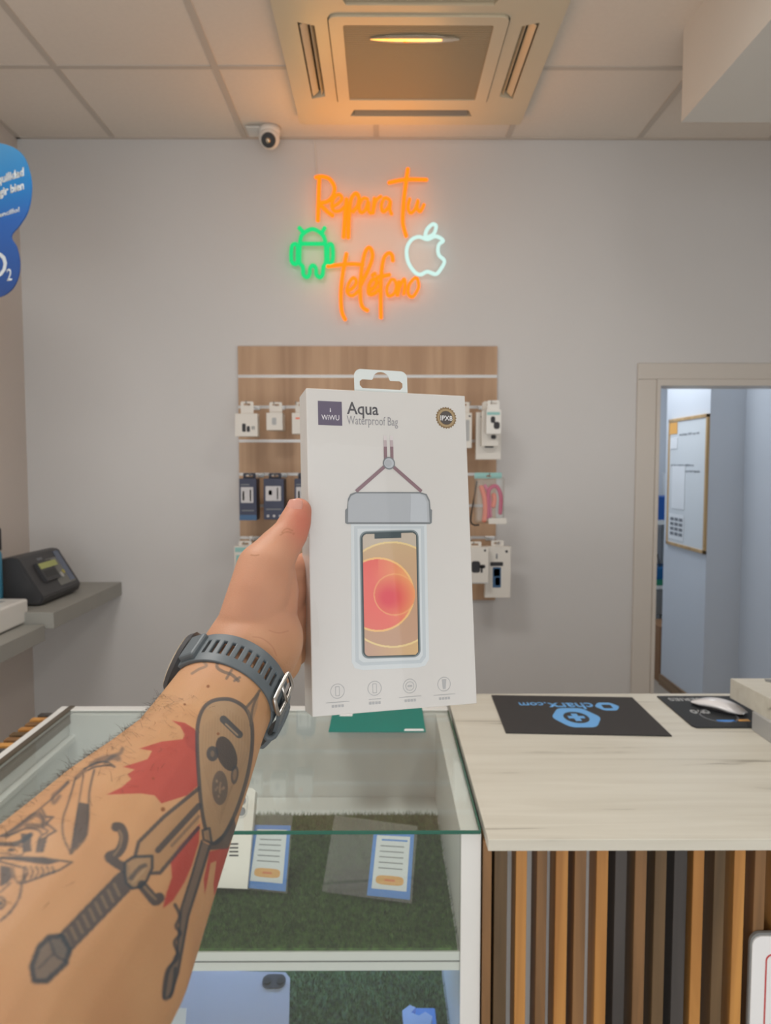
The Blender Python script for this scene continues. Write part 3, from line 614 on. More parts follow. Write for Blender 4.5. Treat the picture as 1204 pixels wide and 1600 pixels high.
# turf
def turf(zt, y1, n, seed, label):
    r = np.random.default_rng(seed); x0, x1, y0 = GX0 + .022, wp - .004, GY0 + .012
    x = r.uniform(x0, x1, n); y = r.uniform(y0, y1, n); h = r.uniform(.007, .017, n); a = r.uniform(0, 2 * PI, n); ln = r.normal(0, .0045, (n, 2))
    w_ = .0010; dx, dy = np.cos(a) * w_, np.sin(a) * w_
    v = np.empty((n, 3, 3)); v[:, 0] = np.c_[x - dx, y - dy, np.full(n, zt)]; v[:, 1] = np.c_[x + dx, y + dy, np.full(n, zt)]; v[:, 2] = np.c_[x + ln[:, 0], np.maximum(y + ln[:, 1], GY0 + .0075), zt + h]
    bmx = BX((x0, y0, zt - .003), (x1, y1, zt + .002)); me = bpy.data.meshes.new('artificial_turf')
    me2 = bpy.data.meshes.new('t'); bmx.to_mesh(me2); bmx.free(); bv = [tuple(q.co) for q in me2.vertices]; bf = [tuple(p_.vertices) for p_ in me2.polygons]
    k = len(bv); allv = bv + v.reshape(-1, 3).tolist(); allf = bf + [(k + 3 * i, k + 3 * i + 1, k + 3 * i + 2) for i in range(n)]
    me.from_pydata(allv, [], allf); me.materials.append(M['turf']); o = bpy.data.objects.new('artificial_turf', me); link(o); bpy.data.meshes.remove(me2)
    return tag(o, label, 'turf', None, 'stuff')
turf(Z1, 1.725, 70000, 1, 'green artificial turf mat on the upper shelf of the glass case')
turf(Z2, 1.78, 40000, 2, 'green artificial turf mat on the lower shelf of the glass case')

# things in the case
zt = Z1 + .012
def lean(px0, py0, px1, py1, dy, zb=zt, yaw=0.0):
    """frame of a leaning card: bottom edge between two pixels on the turf, top leaning back by dy at given top pixel"""
    pass
def card_frame(bl_, br_, tl_, tr_, zb, dlean):
    a = T(*bl_, zb); b = T(*br_, zb); n = (b - a).cross(Vector((0, 0, 1))).normalized()
    if n.y < 0: n = -n
    # plane through a,b whose top passes dlean behind
    th = dlean; up = (Vector((0, 0, 1)) * math.cos(th) + n * math.sin(th)).normalized(); nrm = (b - a).normalized().cross(up).normalized()
    def hit(q): r = ray(*q); return CAM + r * ((a - CAM).dot(nrm) / r.dot(nrm))
    X = (b - a).normalized(); nf = nrm if nrm.y < 0 else -nrm
    def uv(q): h = hit(q) - a; return (h.dot(X), h.dot(up))
    def to3(x, y, t): return a + X * x + up * y + nf * t
    return uv, to3
def pxplate(nm, px, uv, to3, t0, t1, m, par, **k): return obj(nm, plate_with_holes([uv(q) for q in px], [], lambda x, y, t: to3(x, y, t0 + t), t1 - t0), m, par, **k)
# white phone carton
uv, to3 = card_frame((338, 1391), (386, 1391), None, None, zt + .004, math.radians(34))
pc_ = empty('phone_carton', T(362, 1388, zt), 'white phone carton with camera picture leaning on the upper turf shelf beside the forearm', 'carton')
pxplate('carton_body', [(316, 1386), (386, 1389), (399, 1236), (394, 1231), (330, 1230)], uv, to3, -.03, 0, M['cardwhite'], pc_)
for q in ((378, 1251), (377, 1268), (363, 1259)): u, v = uv(q); obj('lens_print', plate_with_holes(circ(u, v, .0085), [], lambda x, y, t: to3(x, y, t + .0002), .0006), M['greyprint'], pc_)
u, v = uv((370, 1259)); obj('camera_island', plate_with_holes(rrect(u - .024, v - .024, u + .022, v + .024, .012), [rrect(u - .0225, v - .0225, u + .0205, v + .0225, .011)], lambda x, y, t: to3(x, y, t + .0001), .0004), M['lightgrey'], pc_)
for i in range(4): u, v = uv((358, 1320 + 6 * i)); obj('text_line', plate_with_holes([(u, v), (u + .018, v), (u + .018, v + .003), (u, v + .003)], [], lambda x, y, t: to3(x, y, t + .0002), .0003), M['ink'], pc_)
def price_card(bl_, br_, tr_, tl_, acr, lean_, label, group):
    uv, to3 = card_frame(acr[0], acr[1], None, None, zt, lean_)
    o = empty('price_card_holder', T(*acr[0], zt), label, 'price card', group)
    obj('acrylic_sleeve', plate_with_holes([uv(q) for q in acr], [], lambda x, y, t: to3(x, y, t + .0012), .0012), M['acrylic'], o)
    obj('acrylic_sleeve', plate_with_holes([uv(q) for q in acr], [], lambda x, y, t: to3(x, y, t - .0024), .0012), M['acrylic'], o)
    c = obj('price_card', plate_with_holes([uv(q) for q in (bl_, br_, tr_, tl_)], [], lambda x, y, t: to3(x, y, t), .0005), M['bluesky'], o)
    A, B, Cc, D = [Vector((*uv(q), 0)) for q in (bl_, br_, tr_, tl_)]
    def L2(u, v): q = (A * (1 - u) + B * u) * (1 - v) + (D * (1 - u) + Cc * u) * v; return (q.x, q.y)
    def pl(nm, u0, v0, u1, v1, t, m): obj(nm, plate_with_holes([L2(u0, v0), L2(u1, v0), L2(u1, v1), L2(u0, v1)], [], lambda x, y, h: to3(x, y, t + h), .0002), m, c)
    pl('card_insert', .09, .11, .91, .93, .0006, M['paper'])
    for i in range(5): pl('text_line', .2, .42 + i * .085, .78, .435 + i * .085, .0009, M['greyprint'])
    pl('heading_line', .22, .85, .85, .875, .0009, M['bluesky'])
    q = [L2(.5 + .33 * math.copysign(abs(math.cos(k * PI / 12)) ** .5, math.cos(k * PI / 12)), .25 + .07 * math.copysign(abs(math.sin(k * PI / 12)) ** .6, math.sin(k * PI / 12))) for k in range(24)]
    obj('price_button', plate_with_holes(q, [], lambda x, y, h: to3(x, y, .0009 + h), .0002), M['orangebtn'], c)
    pl('price_text', .38, .235, .62, .265, .0012, mat('orange_ink', (215, 120, 70), .5))
    return o
PG = 'price cards in acrylic holders'
price_card((383, 1387), (446, 1393), (454, 1290), (398, 1289), [(381, 1389), (448, 1396), (457, 1274), (399, 1272)], math.radians(38), 'blue bordered price card in an acrylic holder behind the white phone carton', PG)
price_card((573, 1399), (640, 1406), (647, 1301), (584, 1298), [(503, 1393), (643, 1412), (652, 1291), (523, 1274)], math.radians(38), 'blue bordered price card in a wide tilted clear holder at the right of the turf', PG)
# tablet on the lower shelf
z2 = Z2 + .012
uv, to3 = card_frame((200, 1640), (448, 1640), None, None, z2, math.radians(76))
tb = empty('tablet', T(330, 1640, z2), 'silver blue tablet lying face down with camera bump on the lower shelf', 'tablet')
tq = [uv(q) for q in ((180, 1700), (449, 1700), (453, 1532), (446, 1523), (300, 1519), (180, 1517))]
obj('tablet_body', plate_with_holes(tq, [], lambda x, y, t: to3(x, y, t), .007), mat('silver_blue_metal', (206, 206, 220), .35, .2), tb)
u0, v0 = uv((408, 1549)); u1, v1 = uv((448, 1527))
cm = obj('camera_bump', plate_with_holes(rrect(u0, v0, u1, v1, abs(v1 - v0) * .45), [], lambda x, y, t: to3(x, y, t + .007), .002), M['charcoal'], tb)
for q in ((418, 1538), (438, 1538)): u, v = uv(q); obj('lens', plate_with_holes(circ(u, v, .0075), [], lambda x, y, t: to3(x, y, t + .009), .001), M['black'], cm)
uv, to3 = card_frame((240, 1640), (292, 1640), None, None, z2 + .02, math.radians(60))
o = empty('price_tag', T(262, 1640, z2 + .02), 'small white price tag on the tablet at the bottom edge', 'price tag')
pxplate('tag_card', [(232, 1640), (290, 1640), (294, 1583), (246, 1583)], uv, to3, .02, .0215, M['paper'], o)
ps = P(655, 1590, 1.42)
st = empty('phone_stand', (ps.x, 1.42, z2), 'light blue plastic phone stand on the lower turf shelf', 'stand')
bm = bmesh.new(); sq = [T(x_, y_, z2 + .03) for x_, y_ in ((628, 1588), (640, 1579), (649, 1583), (642, 1591), (654, 1596), (664, 1590), (675, 1597), (670, 1625), (632, 1625))]
obj('stand_body', slab(sq, (0, 0, 1), .012), mat('light_blue_plastic', (165, 195, 245), .35), st); obj('foot', BX((ps.x - .03, 1.34, z2 - .004), (ps.x + .03, 1.40, z2 + .03), .002), M['bluesky'], st)
# teal card on the glass
tq = [T(513, 1144, GZ + .0005), T(665, 1144, GZ + .0005), T(658, 1100, GZ + .0005), T(522, 1100, GZ + .0005)]
tcard = empty('leaflet', (tq[0] + tq[1]) / 2, 'teal leaflet lying on the glass counter top below the held box', 'leaflet')
obj('sheet', slab(tq, (0, 0, 1), .0015), M['teal'], tcard)
obj('white_print', slab([T(631, 1142, GZ + .002), T(662, 1142, GZ + .002), T(661, 1139, GZ + .002), T(632, 1139, GZ + .002)], (0, 0, 1), .0003), M['paper'], tcard)
obj('white_print', slab([T(530, 1119, GZ + .002), T(550, 1119, GZ + .002), T(551, 1114, GZ + .002), T(532, 1114, GZ + .002)], (0, 0, 1), .0003), M['paper'], tcard)

# slats cladding the left outside of the case
SW = {'o': wood('slat_orange', (164, 112, 54), (204, 148, 78), 'Z', 1, .5), 'b': wood('slat_brown', (104, 76, 46), (142, 104, 64), 'Z', 1.3, .55), 'c': wood('slat_charcoal', (52, 49, 48), (72, 68, 66), 'Z', 1, .6), 'd': wood('slat_umber', (84, 66, 42), (112, 88, 58), 'Z', 1.2, .6)}
lc_ = empty('slat_cladding', (GX0 - .05, 1.5, 0), 'wooden slat cladding on the outer left side of the glass case', 'cladding')
obj('backing_board', BX((GX0 - .030, GY0 + .002, 0), (GX0 - .0225, GY1, GZ - .02)), M['lightgrey'], lc_)
for k in range(19):
    y = GY1 - .03 - .034 * k
    obj('slat', BX((GX0 - .07 - .004 * (k % 3 == 1), y, .03), (GX0 - .0305, y + .02, GZ - .012), .001), SW['cobodbo'[k % 7]], lc_)

# ============================================================ WOOD COUNTER
KX0, KX1, KY0, KY1, KZ = .1755, 1.75, 1.184, 1.965, 1.0
obj('worktop', BX((KX0, KY0, KZ - .02), (KX1, KY1, KZ), .0012), M['top'], label='pale wood grain worktop of the slatted counter', cat='worktop')
ct = empty('slatted_counter', (.9, 1.5, 0), 'counter front clad in vertical orange, brown and charcoal wooden slats', 'counter')
obj('carcass', BX((KX0 + .004, 1.262, 0), (KX1 - .02, KY1 - .1, KZ - .021)), mat('pale_grey_laminate', (222, 224, 224), .5), ct)
sl = [(761, 13, 'b'), (782, 20, 'd'), (814, 17, 'o'), (846, 16, 'b'), (877, 19, 'o'), (906, 18, 'b'), (940, 18, 'o'), (969, 18, 'c'), (1000, 18, 'b'), (1031, 18, 'd'), (1062, 20, 'c'), (1090, 17, 'o'), (1123, 17, 'd'), (1154, 17, 'o'), (1186, 17, 'b')]
x = 1218; pat = 'ocdobcobdoco'
while P(x, 1400, 1.216).x < KX1 - .04: sl.append((x, 17, pat[(x // 31) % 12])); x += 31
for px, w_, c in sl:
    X = P(px, 1400, 1.216).x; hw = w_ / 2 * 1.216 / 1112
    obj('slat', BX((X - hw, 1.216, .04), (X + hw, 1.2615, KZ - .0205), .0008), SW[c], ct)
# sign on the slats
sgx = P(1171, 1500, 1.208).x; sgz = P(1190, 1458, 1.208).z
fs = empty('counter_sign', (sgx + .15, 1.21, sgz - .4), 'white rounded sign with red border fixed to the slatted counter', 'sign')
obj('sign_board', plate_with_holes(rrect(sgx, sgz - .4, sgx + .3, sgz, .018), [], lambda x, y, t: Vector((x, 1.209 + t, y)), .006), M['grey'], fs, 'grey sign rim')
obj('sign_face', plate_with_holes(rrect(sgx + .003, sgz - .397, sgx + .297, sgz - .005, .016), [], lambda x, y, t: Vector((x, 1.2065 + t, y)), .003), M['paper'], fs)
obj('red_border', plate_with_holes(rrect(sgx + .026, sgz - .37, sgx + .274, sgz - .036, .012), [rrect(sgx + .0285, sgz - .3675, sgx + .2715, sgz - .0385, .010)], lambda x, y, t: Vector((x, 1.2058 + t, y)), .001), mat('red_print', (190, 60, 60)), fs)
# dark mat with blue logo
z0 = KZ + .0005
mp_ = empty('counter_mat', T(900, 1120, z0), 'dark grey counter mat with light blue logo and upside-down lettering', 'mat')
mc = [T(767.5, 1087.5, z0), T(987, 1091, z0), T(1049, 1151, z0), T(790, 1146, z0)]
obj('mat_sheet', slab(mc, (0, 0, 1), .003), mat('dark_mat', (58, 57, 58), .75, noise_amt=.1, scale=200), mp_)
lb = mat('light_blue_print', (110, 175, 235), .6)
mz = z0 + .003
flat = lambda x, y, t: Vector((x, y, mz + .0001 + t))
q0 = T(900, 1121, mz); ex = (T(940, 1121, mz).x - T(862, 1121, mz).x) / 2; ey = (T(900, 1106, mz).y - T(900, 1137, mz).y) / 2
hexo = [(q0.x + ex * math.cos(a) * 1.0, q0.y + ey * math.sin(a) * 1.12) for a in [k * PI / 3 for k in range(6)]]
def rounded(poly, r=.25):
    out = []
    for i, p_ in enumerate(poly):
        a = Vector(poly[i - 1]); b = Vector(p_); c = Vector(poly[(i + 1) % len(poly)])
        for k in range(5): t = k / 4; q = (b + (a - b) * r) * (1 - t) ** 2 + b * 2 * t * (1 - t) + (b + (c - b) * r) * t ** 2; out.append((q.x, q.y))
    return out
lg = obj('logo', plate_with_holes(rounded(hexo), [circ(q0.x, q0.y, ex * .5, ey * .58)], flat, .0003), lb, mp_)
obj('logo', plate_with_holes([(q0.x + ex * a, q0.y + ey * b2) for a, b2 in ((-.32, -.1), (-.12, -.1), (-.12, -.36), (.12, -.36), (.12, -.1), (.34, -.1), (.34, .14), (.12, .14), (.12, .38), (-.12, .38), (-.12, .14), (-.32, .14))], [], flat, .0003), lb, mp_)
t0_ = T(948, 1104, mz); r_ = .032
obj('logo', plate_with_holes(rounded([(t0_.x + r_ * math.cos(k * PI / 3), t0_.y + r_ * 1.1 * math.sin(k * PI / 3)) for k in range(6)]), [rrect(t0_.x - .012, t0_.y - .014, t0_.x + .012, t0_.y + .014, .004)], flat, .0003), lb, mp_)
xa, xb = T(857, 1104, mz), T(928, 1104, mz)
text('name_text', 'charx', lb, mp_, flat, xa.x, xa.y - .02, xb.x, xa.y + .03, .0003, .02, True)
xa, xb = T(811, 1101, mz), T(854, 1101, mz); text('name_text', '.com', lb, mp_, flat, xa.x, xa.y - .006, xb.x, xa.y + .018, .0003, .02, True)
# mouse mat and mouse
mm = empty('mouse_mat', T(1100, 1115, z0), 'black printed mouse mat under the white computer mouse', 'mat')
mc = [T(1026, 1089, z0), T(1150, 1089, z0), T(1215, 1138, z0), T(1088, 1138, z0), T(1080, 1135, z0)]
obj('mat_sheet', slab(mc, (0, 0, 1), .003), mat('black_mat', (38, 42, 46), .6), mm)
wpn = mat('pale_print', (180, 185, 188), .5)
xa, xb = T(1044, 1093, mz), T(1095, 1093, mz); text('mat_text', 'SERIES', wpn, mm, flat, xa.x, xa.y - .012, xb.x, xa.y + .012, .0003, .02, True)
xa, xb = T(1078, 1112, mz), T(1108, 1112, mz); text('mat_text', 'ovo', wpn, mm, flat, xa.x, xa.y - .014, xb.x, xa.y + .014, .0003, .03, True)
for a, b2, c in (((1122, 1125), (1146, 1128), M['bluesky']), ((1154, 1124), (1168, 1127), M['orangebtn'])):
    A2, B2_ = T(a[0], b2[1], mz), T(b2[0], a[1], mz); obj('colour_print', BX((A2.x, A2.y, mz), (B2_.x, B2_.y, mz + .0004)), c, mm)
obj('curve_print', plate_with_holes(circ(T(1122, 1118, mz).x, T(1122, 1118, mz).y, .045, .05), [circ(T(1122, 1118, mz).x, T(1122, 1118, mz).y, .041, .046)], flat, .0003), M['greyprint'], mm)
pa_, pb_ = T(1078, 1097, mz), T(1168, 1119, mz); cen = (pa_ + pb_) / 2; ax_ = (pb_ - pa_); Lm = .12; axn = ax_.normalized(); sd = Vector((-axn.y, axn.x, 0))
ms = empty('computer_mouse', Vector((cen.x, cen.y, mz)), 'slim glossy white computer mouse on the black mouse mat', 'mouse')
def mouse_bm(z_lo, z_hi, sc):
    bm = bmesh.new(); rows = []
    for i in range(25):
        u = -1 + 2 * i / 24; wd_ = .031 * sc * (1 - abs(u) ** 3.2 * .55) * (1 if abs(u) < .999 else .75); row = []
        for j in range(13):
            s = -1 + j / 6; hgt = (z_hi * (1 - u * u * .75) * (1 - .35 * s ** 4))
            row.append(bm.verts.new(cen * 1 + axn * u * Lm * .56 * sc + sd * s * wd_ + Vector((0, 0, hgt))))
        rows.append(row)
    low = [[bm.verts.new(Vector((v.co.x, v.co.y, cen.z + max(z_lo, (v.co.z - cen.z) - .006 if z_lo > .002 else z_lo)))) for v in row] for row in rows]
    for A, flip in ((rows, 0), (low, 1)):
        for i in range(24):
            for j in range(12): bm.faces.new((A[i][j], A[i + 1][j], A[i + 1][j + 1], A[i][j + 1]))
    for i in range(24):
        for j in (0, 12): bm.faces.new((rows[i][j], rows[i + 1][j], low[i + 1][j], low[i][j]))
    for j in range(12):
        for i in (0, 24): bm.faces.new((rows[i][j], rows[i][j + 1], low[i][j + 1], low[i][j]))
    return bm
obj('mouse_shell', mouse_bm(.006, .024, 1.0), mat('glossy_white', (236, 236, 238), .12), ms, smooth=True)
obj('mouse_base', mouse_bm(.0008, .012, .86), M['charcoal'], ms, smooth=True)
# white register on grey foot
k0 = P(1140, 1060, 1.9); ph = T(1178, 1141, z0)
rg = empty('cash_drawer', (1.25, 1.7, KZ), 'white flat cash drawer box on a grey foot at the right of the worktop', 'cash drawer')
gxa = ph.x; ga = T(1173, 1140, z0)
obj('foot', slab([T(1174, 1140, z0), T(1235, 1182, z0), T(1330, 1182, z0), T(1280, 1140, z0)], (0, 0, 1), P(1174, 1112, T(1174, 1140, z0).y).z - KZ), M['lightgrey'], rg)
zt0 = P(1174, 1112, T(1174, 1140, z0).y).z
sq = [T(1140, 1090, zt0), T(1206, 1127, zt0), T(1400, 1127, zt0), T(1340, 1090, zt0)]
obj('housing', slab(sq, (0, 0, 1), P(1140, 1060, sq[0].y).z - zt0), M['top'], rg)
zz0 = P(1140, 1060, sq[0].y).z
obj('top_badge', slab([T(1194, 1062, zz0), T(1225, 1064, zz0), T(1225, 1070, zz0), T(1196, 1065, zz0)], (0, 0, 1), .002), M['grey'], rg)

# ============================================================ HELD CARTON
bw, bh, bt = .125, .2346, .027
ax = Vector((.9555, 0, -.2949)); ad = Vector((.0161, -.9952, .0964))     # camera axes: x right, y up, -z forward
ax.normalize(); up_ = -ad; up_ = (up_ - ax * up_.dot(ax)).normalized(); bk = -(ax.cross(up_)).normalized()   # bk points away from the viewer
tl = Vector((-.05773, .0903, -.5354))
bl_c = tl - up_ * bh
org = bl_c + ax * bw / 2
RB = Matrix((R3 @ ax, R3 @ bk, R3 @ up_)).transposed()                       # local x right, y back, z up
hb = empty('retail_box', CAM + R3 @ org, 'white hanging retail box held in the hand, printed with phone in waterproof pouch', 'box')
hb.matrix_basis = Matrix.Translation(CAM + R3 @ org) @ RB.to_4x4(); HM = hb.matrix_basis.copy(); HI = HM.inverted()
def lw_(x, y, z): return HM @ Vector((x, y, z))
def hb2(px, py):
    r = HI.to_3x3() @ ray(px, py); c = HI @ CAM; t = -c.y / r.y; q = c + r * t; return (q.x, q.z)
def hobj(nm, outer, holes, t0, th, m, par=hb, label=None): return obj(nm, plate_with_holes(outer, holes, lambda x, y, t: lw_(x, -t0 - t, y), th), m, par, label)
M['boxwhite'] = mat('glossy_carton', (212, 211, 208), .35, coat=.5)
M['boxside'] = mat('carton_side', (208, 207, 204), .35, coat=.5)
obj('carton_body', box_into(bmesh.new(), (-bw / 2, 0, 0), (bw / 2, bt, bh), .0006, 0, HM), M['boxwhite'], hb)
ta = [hb2(*q) for q in ((555, 612), (638, 615), (638, 580), (553, 575))]
tx0, tx1 = ta[0][0], ta[1][0]; tz0, tz1 = bh - .004, hb2(595, 577)[1]
sl0, sl1 = hb2(563, 598), hb2(630, 598); zc = hb2(595, 598)[1]; zk = hb2(595, 587)[1]
hole = [(sl0[0], zc - .002), (sl0[0] + .002, zc - .0042), (sl1[0] - .002, zc - .0042), (sl1[0], zc - .002), (sl1[0], zc + .001), (sl1[0] - .002, zc + .0026)]
mx = (sl0[0] + sl1[0]) / 2
hole += [(mx + .0072, zc + .0026)] + [(mx + .0064 * math.cos(a), zc + .0035 + .0055 * math.sin(a)) for a in [k * PI / 8 for k in range(9)]] + [(mx - .0072, zc + .0026), (sl0[0] + .002, zc + .0026), (sl0[0], zc + .001)]
obj('hang_tab', plate_with_holes(rrect(tx0, tz0 - .006, tx1, tz1, .0052), [hole], lambda x, y, t: lw_(x, .0022 + t, y), .0006), mat('translucent_tab', (218, 226, 226), .3), hb)
# brand square
sqr = [hb2(*q) for q in ((497, 664), (534, 665), (533.5, 628), (497, 627))]
xs = [q[0] for q in sqr]; zs_ = [q[1] for q in sqr]
bsq = hobj('brand_square', [(min(xs), min(zs_)), (max(xs), min(zs_)), (max(xs), max(zs_)), (min(xs), max(zs_))], [], .0001, .0001, mat('violet_grey_print', (98, 90, 112), .4))
def htext(nm, s, m, par, a, b, t0=.0002, bold=0.0):
    A, B = hb2(*a), hb2(*b)
    return text(nm, s, m, par, lambda x, y, t: lw_(x, -t0 - t, y), A[0], A[1], B[0], B[1], .0001, bold)
pw = mat('white_print', (235, 235, 238), .4); pg = mat('dark_grey_print', (84, 84, 90), .5); pl_ = mat('mid_grey_print', (150, 150, 156), .5)
htext('brand_text', 'WiWU', pw, bsq, (502, 656), (529.5, 649), .0003); htext('brand_text', 'i', pw, bsq, (515, 644), (516.5, 638), .0003)
tA = htext('product_name', 'Aqua', pg, hb, (542, 653), (590.5, 630), .0001, .012); htext('product_name', 'Waterproof Bag', pl_, hb, (542, 667), (621, 652.5), .0001, -.004)
# gold seal
c_ = hb2(696.5, 653); rr = (hb2(712, 653)[0] - hb2(681, 653)[0]) / 2
seal = [(c_[0] + rr * (1 + .06 * math.cos(k * PI)) * math.cos(2 * PI * k / 48), c_[1] + rr * (1 + .06 * math.cos(k * PI)) * math.sin(2 * PI * k / 48)) for k in range(48)]
gs = hobj('rating_seal', seal, [], .0001, .0001, mat('gold_print', (140, 116, 82), .35, .3), label='gold and dark round seal')
hobj('seal_ring', circ(*c_, rr * .86), [circ(*c_, rr * .68)], .0002, .0001, mat('pale_gold_print', (170, 148, 112), .35), gs)
hobj('seal_centre', circ(*c_, rr * .64), [], .0002, .0001, mat('seal_dark', (80, 74, 72), .4), gs)
htext('seal_text', 'IPX8', pw, gs, (687.5, 657), (706, 650), .0004, .02)
# pouch picture
cordm = mat('mauve_cord_print', (138, 112, 120), .5); cap = mat('cap_grey_print', (176, 182, 188), .4); cap2 = mat('cap_grey_light_print', (188, 195, 202), .4); capd = mat('cap_shadow_print', (124, 130, 134), .4)
pic = hobj('pouch_picture', [hb2(*q) for q in ((548, 818), (666, 818), (670, 1030), (664, 1040), (652, 1043), (566, 1047), (554, 1044), (549, 1034))], [], .0001, .0001, mat('pouch_pale_print', (212, 220, 224), .3), label='printed picture of a waterproof phone pouch')
hobj('pouch_edge', [hb2(*q) for q in ((553, 822), (662, 822), (665, 1026), (658, 1036), (564, 1040), (555, 1034))], [[hb2(*q) for q in ((558, 826), (657, 826), (660, 1024), (655, 1031), (567, 1035), (560, 1030))]], .0002, .0001, mat('pouch_edge_print', (194, 204, 210), .3), pic)
def hline(nm, pts, w_, m, t0=.0003, par=pic):
    q = [Vector((*hb2(*p_), 0)) for p_ in pts]; L_, R_ = [], []
    for i, p_ in enumerate(q):
        d = (q[min(i + 1, len(q) - 1)] - q[max(i - 1, 0)]).normalized(); n = Vector((-d.y, d.x, 0)); L_.append(p_ + n * w_ / 2); R_.append(p_ - n * w_ / 2)
    return hobj(nm, [(v.x, v.y) for v in L_ + R_[::-1]], [], t0, .0001, m, par)
for x in (602, 612):
    hline('cord_print', [(x, 720), (x - .5, 698)], .0024, cordm); hline('cord_print', [(x - .5, 698), (x - 1, 688)], .0024, mat('faded_cord_print', (186, 172, 176), .5)); hline('cord_print', [(x - 1, 688), (x - 1, 681)], .0024, mat('pale_cord_print', (214, 208, 209), .5))
hline('cord_print', [(605, 725), (556, 768)], .0026, cordm); hline('cord_print', [(609, 725), (658, 768)], .0026, cordm)
k2 = hb2(607, 724); hobj('toggle_print', circ(*k2, .0047), [], .0005, .0001, capd, pic); hobj('toggle_print', circ(*k2, .0038), [], .0007, .0001, cap2, pic); hobj('toggle_print', circ(k2[0] - .0006, k2[1], .0027), [], .0009, .0001, cap, pic)
cpq = [hb2(*q) for q in ((539, 817), (539, 797), (542, 794), (543, 780), (547, 772), (555, 769), (655, 769), (666, 772), (671, 782), (672, 795), (674.5, 797), (674, 817), (671, 819), (542, 819))]
hobj('cap_print', cpq, [], .0003, .0001, capd, pic)
hobj('cap_print', [hb2(*q) for q in ((543, 816), (543.5, 785), (548, 775), (556, 771), (655, 771), (664, 774), (669, 784), (670.5, 816))], [], .0005, .0001, cap, pic)
hobj('cap_print', [hb2(*q) for q in ((640, 816), (641, 772), (655, 772), (662, 776), (666, 786), (667, 816))], [], .0007, .0001, cap2, pic)
# phone picture
def hq(x0, y0, x1, y1, r, n=5):
    a = rrect(x0, y0, x1, y1, r, n); return [hb2(x + (.018 * (y - 930)), y - (x - 610) * .03) for x, y in a]
ph_ = hobj('phone_picture', hq(563, 829, 655, 1028, 11), [], .0003, .0001, mat('phone_rim_print', (130, 142, 146), .3), pic)
hobj('phone_bezel_print', hq(565, 831, 653, 1026, 10), [], .0004, .0001, mat('phone_bezel_print', (62, 76, 80), .3), ph_)
# wallpaper: printed rings, masked by the screen outline
wm = bpy.data.materials.new('wallpaper_print'); wm.use_nodes = True; nt = wm.node_tree; b = nt.nodes['Principled BSDF']; b.inputs['Roughness'].default_value = .3; b.inputs['Coat Weight'].default_value = .5
at = nt.nodes.new('ShaderNodeVertexColor'); at.layer_name = 'print'; nt.links.new(at.outputs[0], b.inputs['Base Color'])
bm = bmesh.new(); NX, NY = 90, 200; G = [[bm.verts.new((0, 0, 0)) for i in range(NX + 1)] for j in range(NY + 1)]; pxs = {}
for j in range(NY + 1):
    for i in range(NX + 1):
        x = 567.5 + 83.5 * i / NX; y = 833.5 + 190.5 * j / NY; X = x + .018 * (y - 930); Y = y - (x - 610) * .03
        h = hb2(X, Y); G[j][i].co = lw_(h[0], -.0007, h[1]); pxs[(j, i)] = (X, Y, x, y)
def inside(x, y):
    r = 8; x0, y0, x1, y1 = 567.5, 833.5, 651, 1024
    dx = max(x0 + r - x, x - (x1 - r), 0); dy = max(y0 + r - y, y - (y1 - r), 0)
    if dx * dx + dy * dy > r * r * 1.1: return False
    return not (586 < x < 628 and y < 841)
for j in range(NY):
    for i in range(NX):
        q = pxs[(j, i)]
        if inside(q[2] + .4, q[3] + .4): bm.faces.new((G[j][i], G[j][i + 1], G[j + 1][i + 1], G[j + 1][i]))
cols = []
def mixc(a, b, t): t = max(0, min(1, t)); return tuple(a[k] * (1 - t) + b[k] * t for k in range(3))
for j in range(NY + 1):
    for i in range(NX + 1):
        X, Y, _, _ = pxs[(j, i)]
        c = mixc((196, 184, 168), (188, 158, 136), (Y - 860) / 150)
        R1 = math.hypot((X - 612) / 1.0, (Y - 929) / 1.0)
        if R1 < 82: c = mixc((205, 175, 135), (198, 160, 130), (Y - 850) / 80); c = mixc(c, (196, 158, 132), (Y - 940) / 60)
        if 80 < R1 < 83: c = (232, 208, 150)
        if R1 >= 83 and Y > 1000: c = mixc((196, 160, 140), (214, 180, 130), (X - 570) / 80)
        r2 = math.hypot((X - 590) / 1.0, (Y - 929) / 1.02)
        if r2 < 56: c = mixc((236, 110, 100), (240, 170, 110), ((X - 590) + (929 - Y) * .35) / 50); c = mixc(c, (232, 118, 104), (Y - 950) / 40)
        if r2 < 56 and Y < 905: c = mixc(c, (232, 100, 90), (905 - Y) / 30 * (1 if X < 590 else .3))
        if 54 < r2 < 57: c = (244, 196, 128)
        r3 = math.hypot(X - 616, Y - 929)
        if r3 < 32: c = mixc((224, 72, 84), (240, 160, 104), (math.hypot(X - 606, Y - 934) - 8) / 34)
        if 31 < r3 < 33 and r2 < 55: c = mixc(c, (244, 176, 120), .7)
        cols.append((*lin(c), 1))
bm.verts.index_update(); vl = bm.verts.layers.float_color.new('print')
for k, v in enumerate(bm.verts): v[vl] = cols[k]
for v in [v for v in bm.verts if not v.link_faces]: bm.verts.remove(v)
obj('wallpaper_print', bm, wm, ph_)
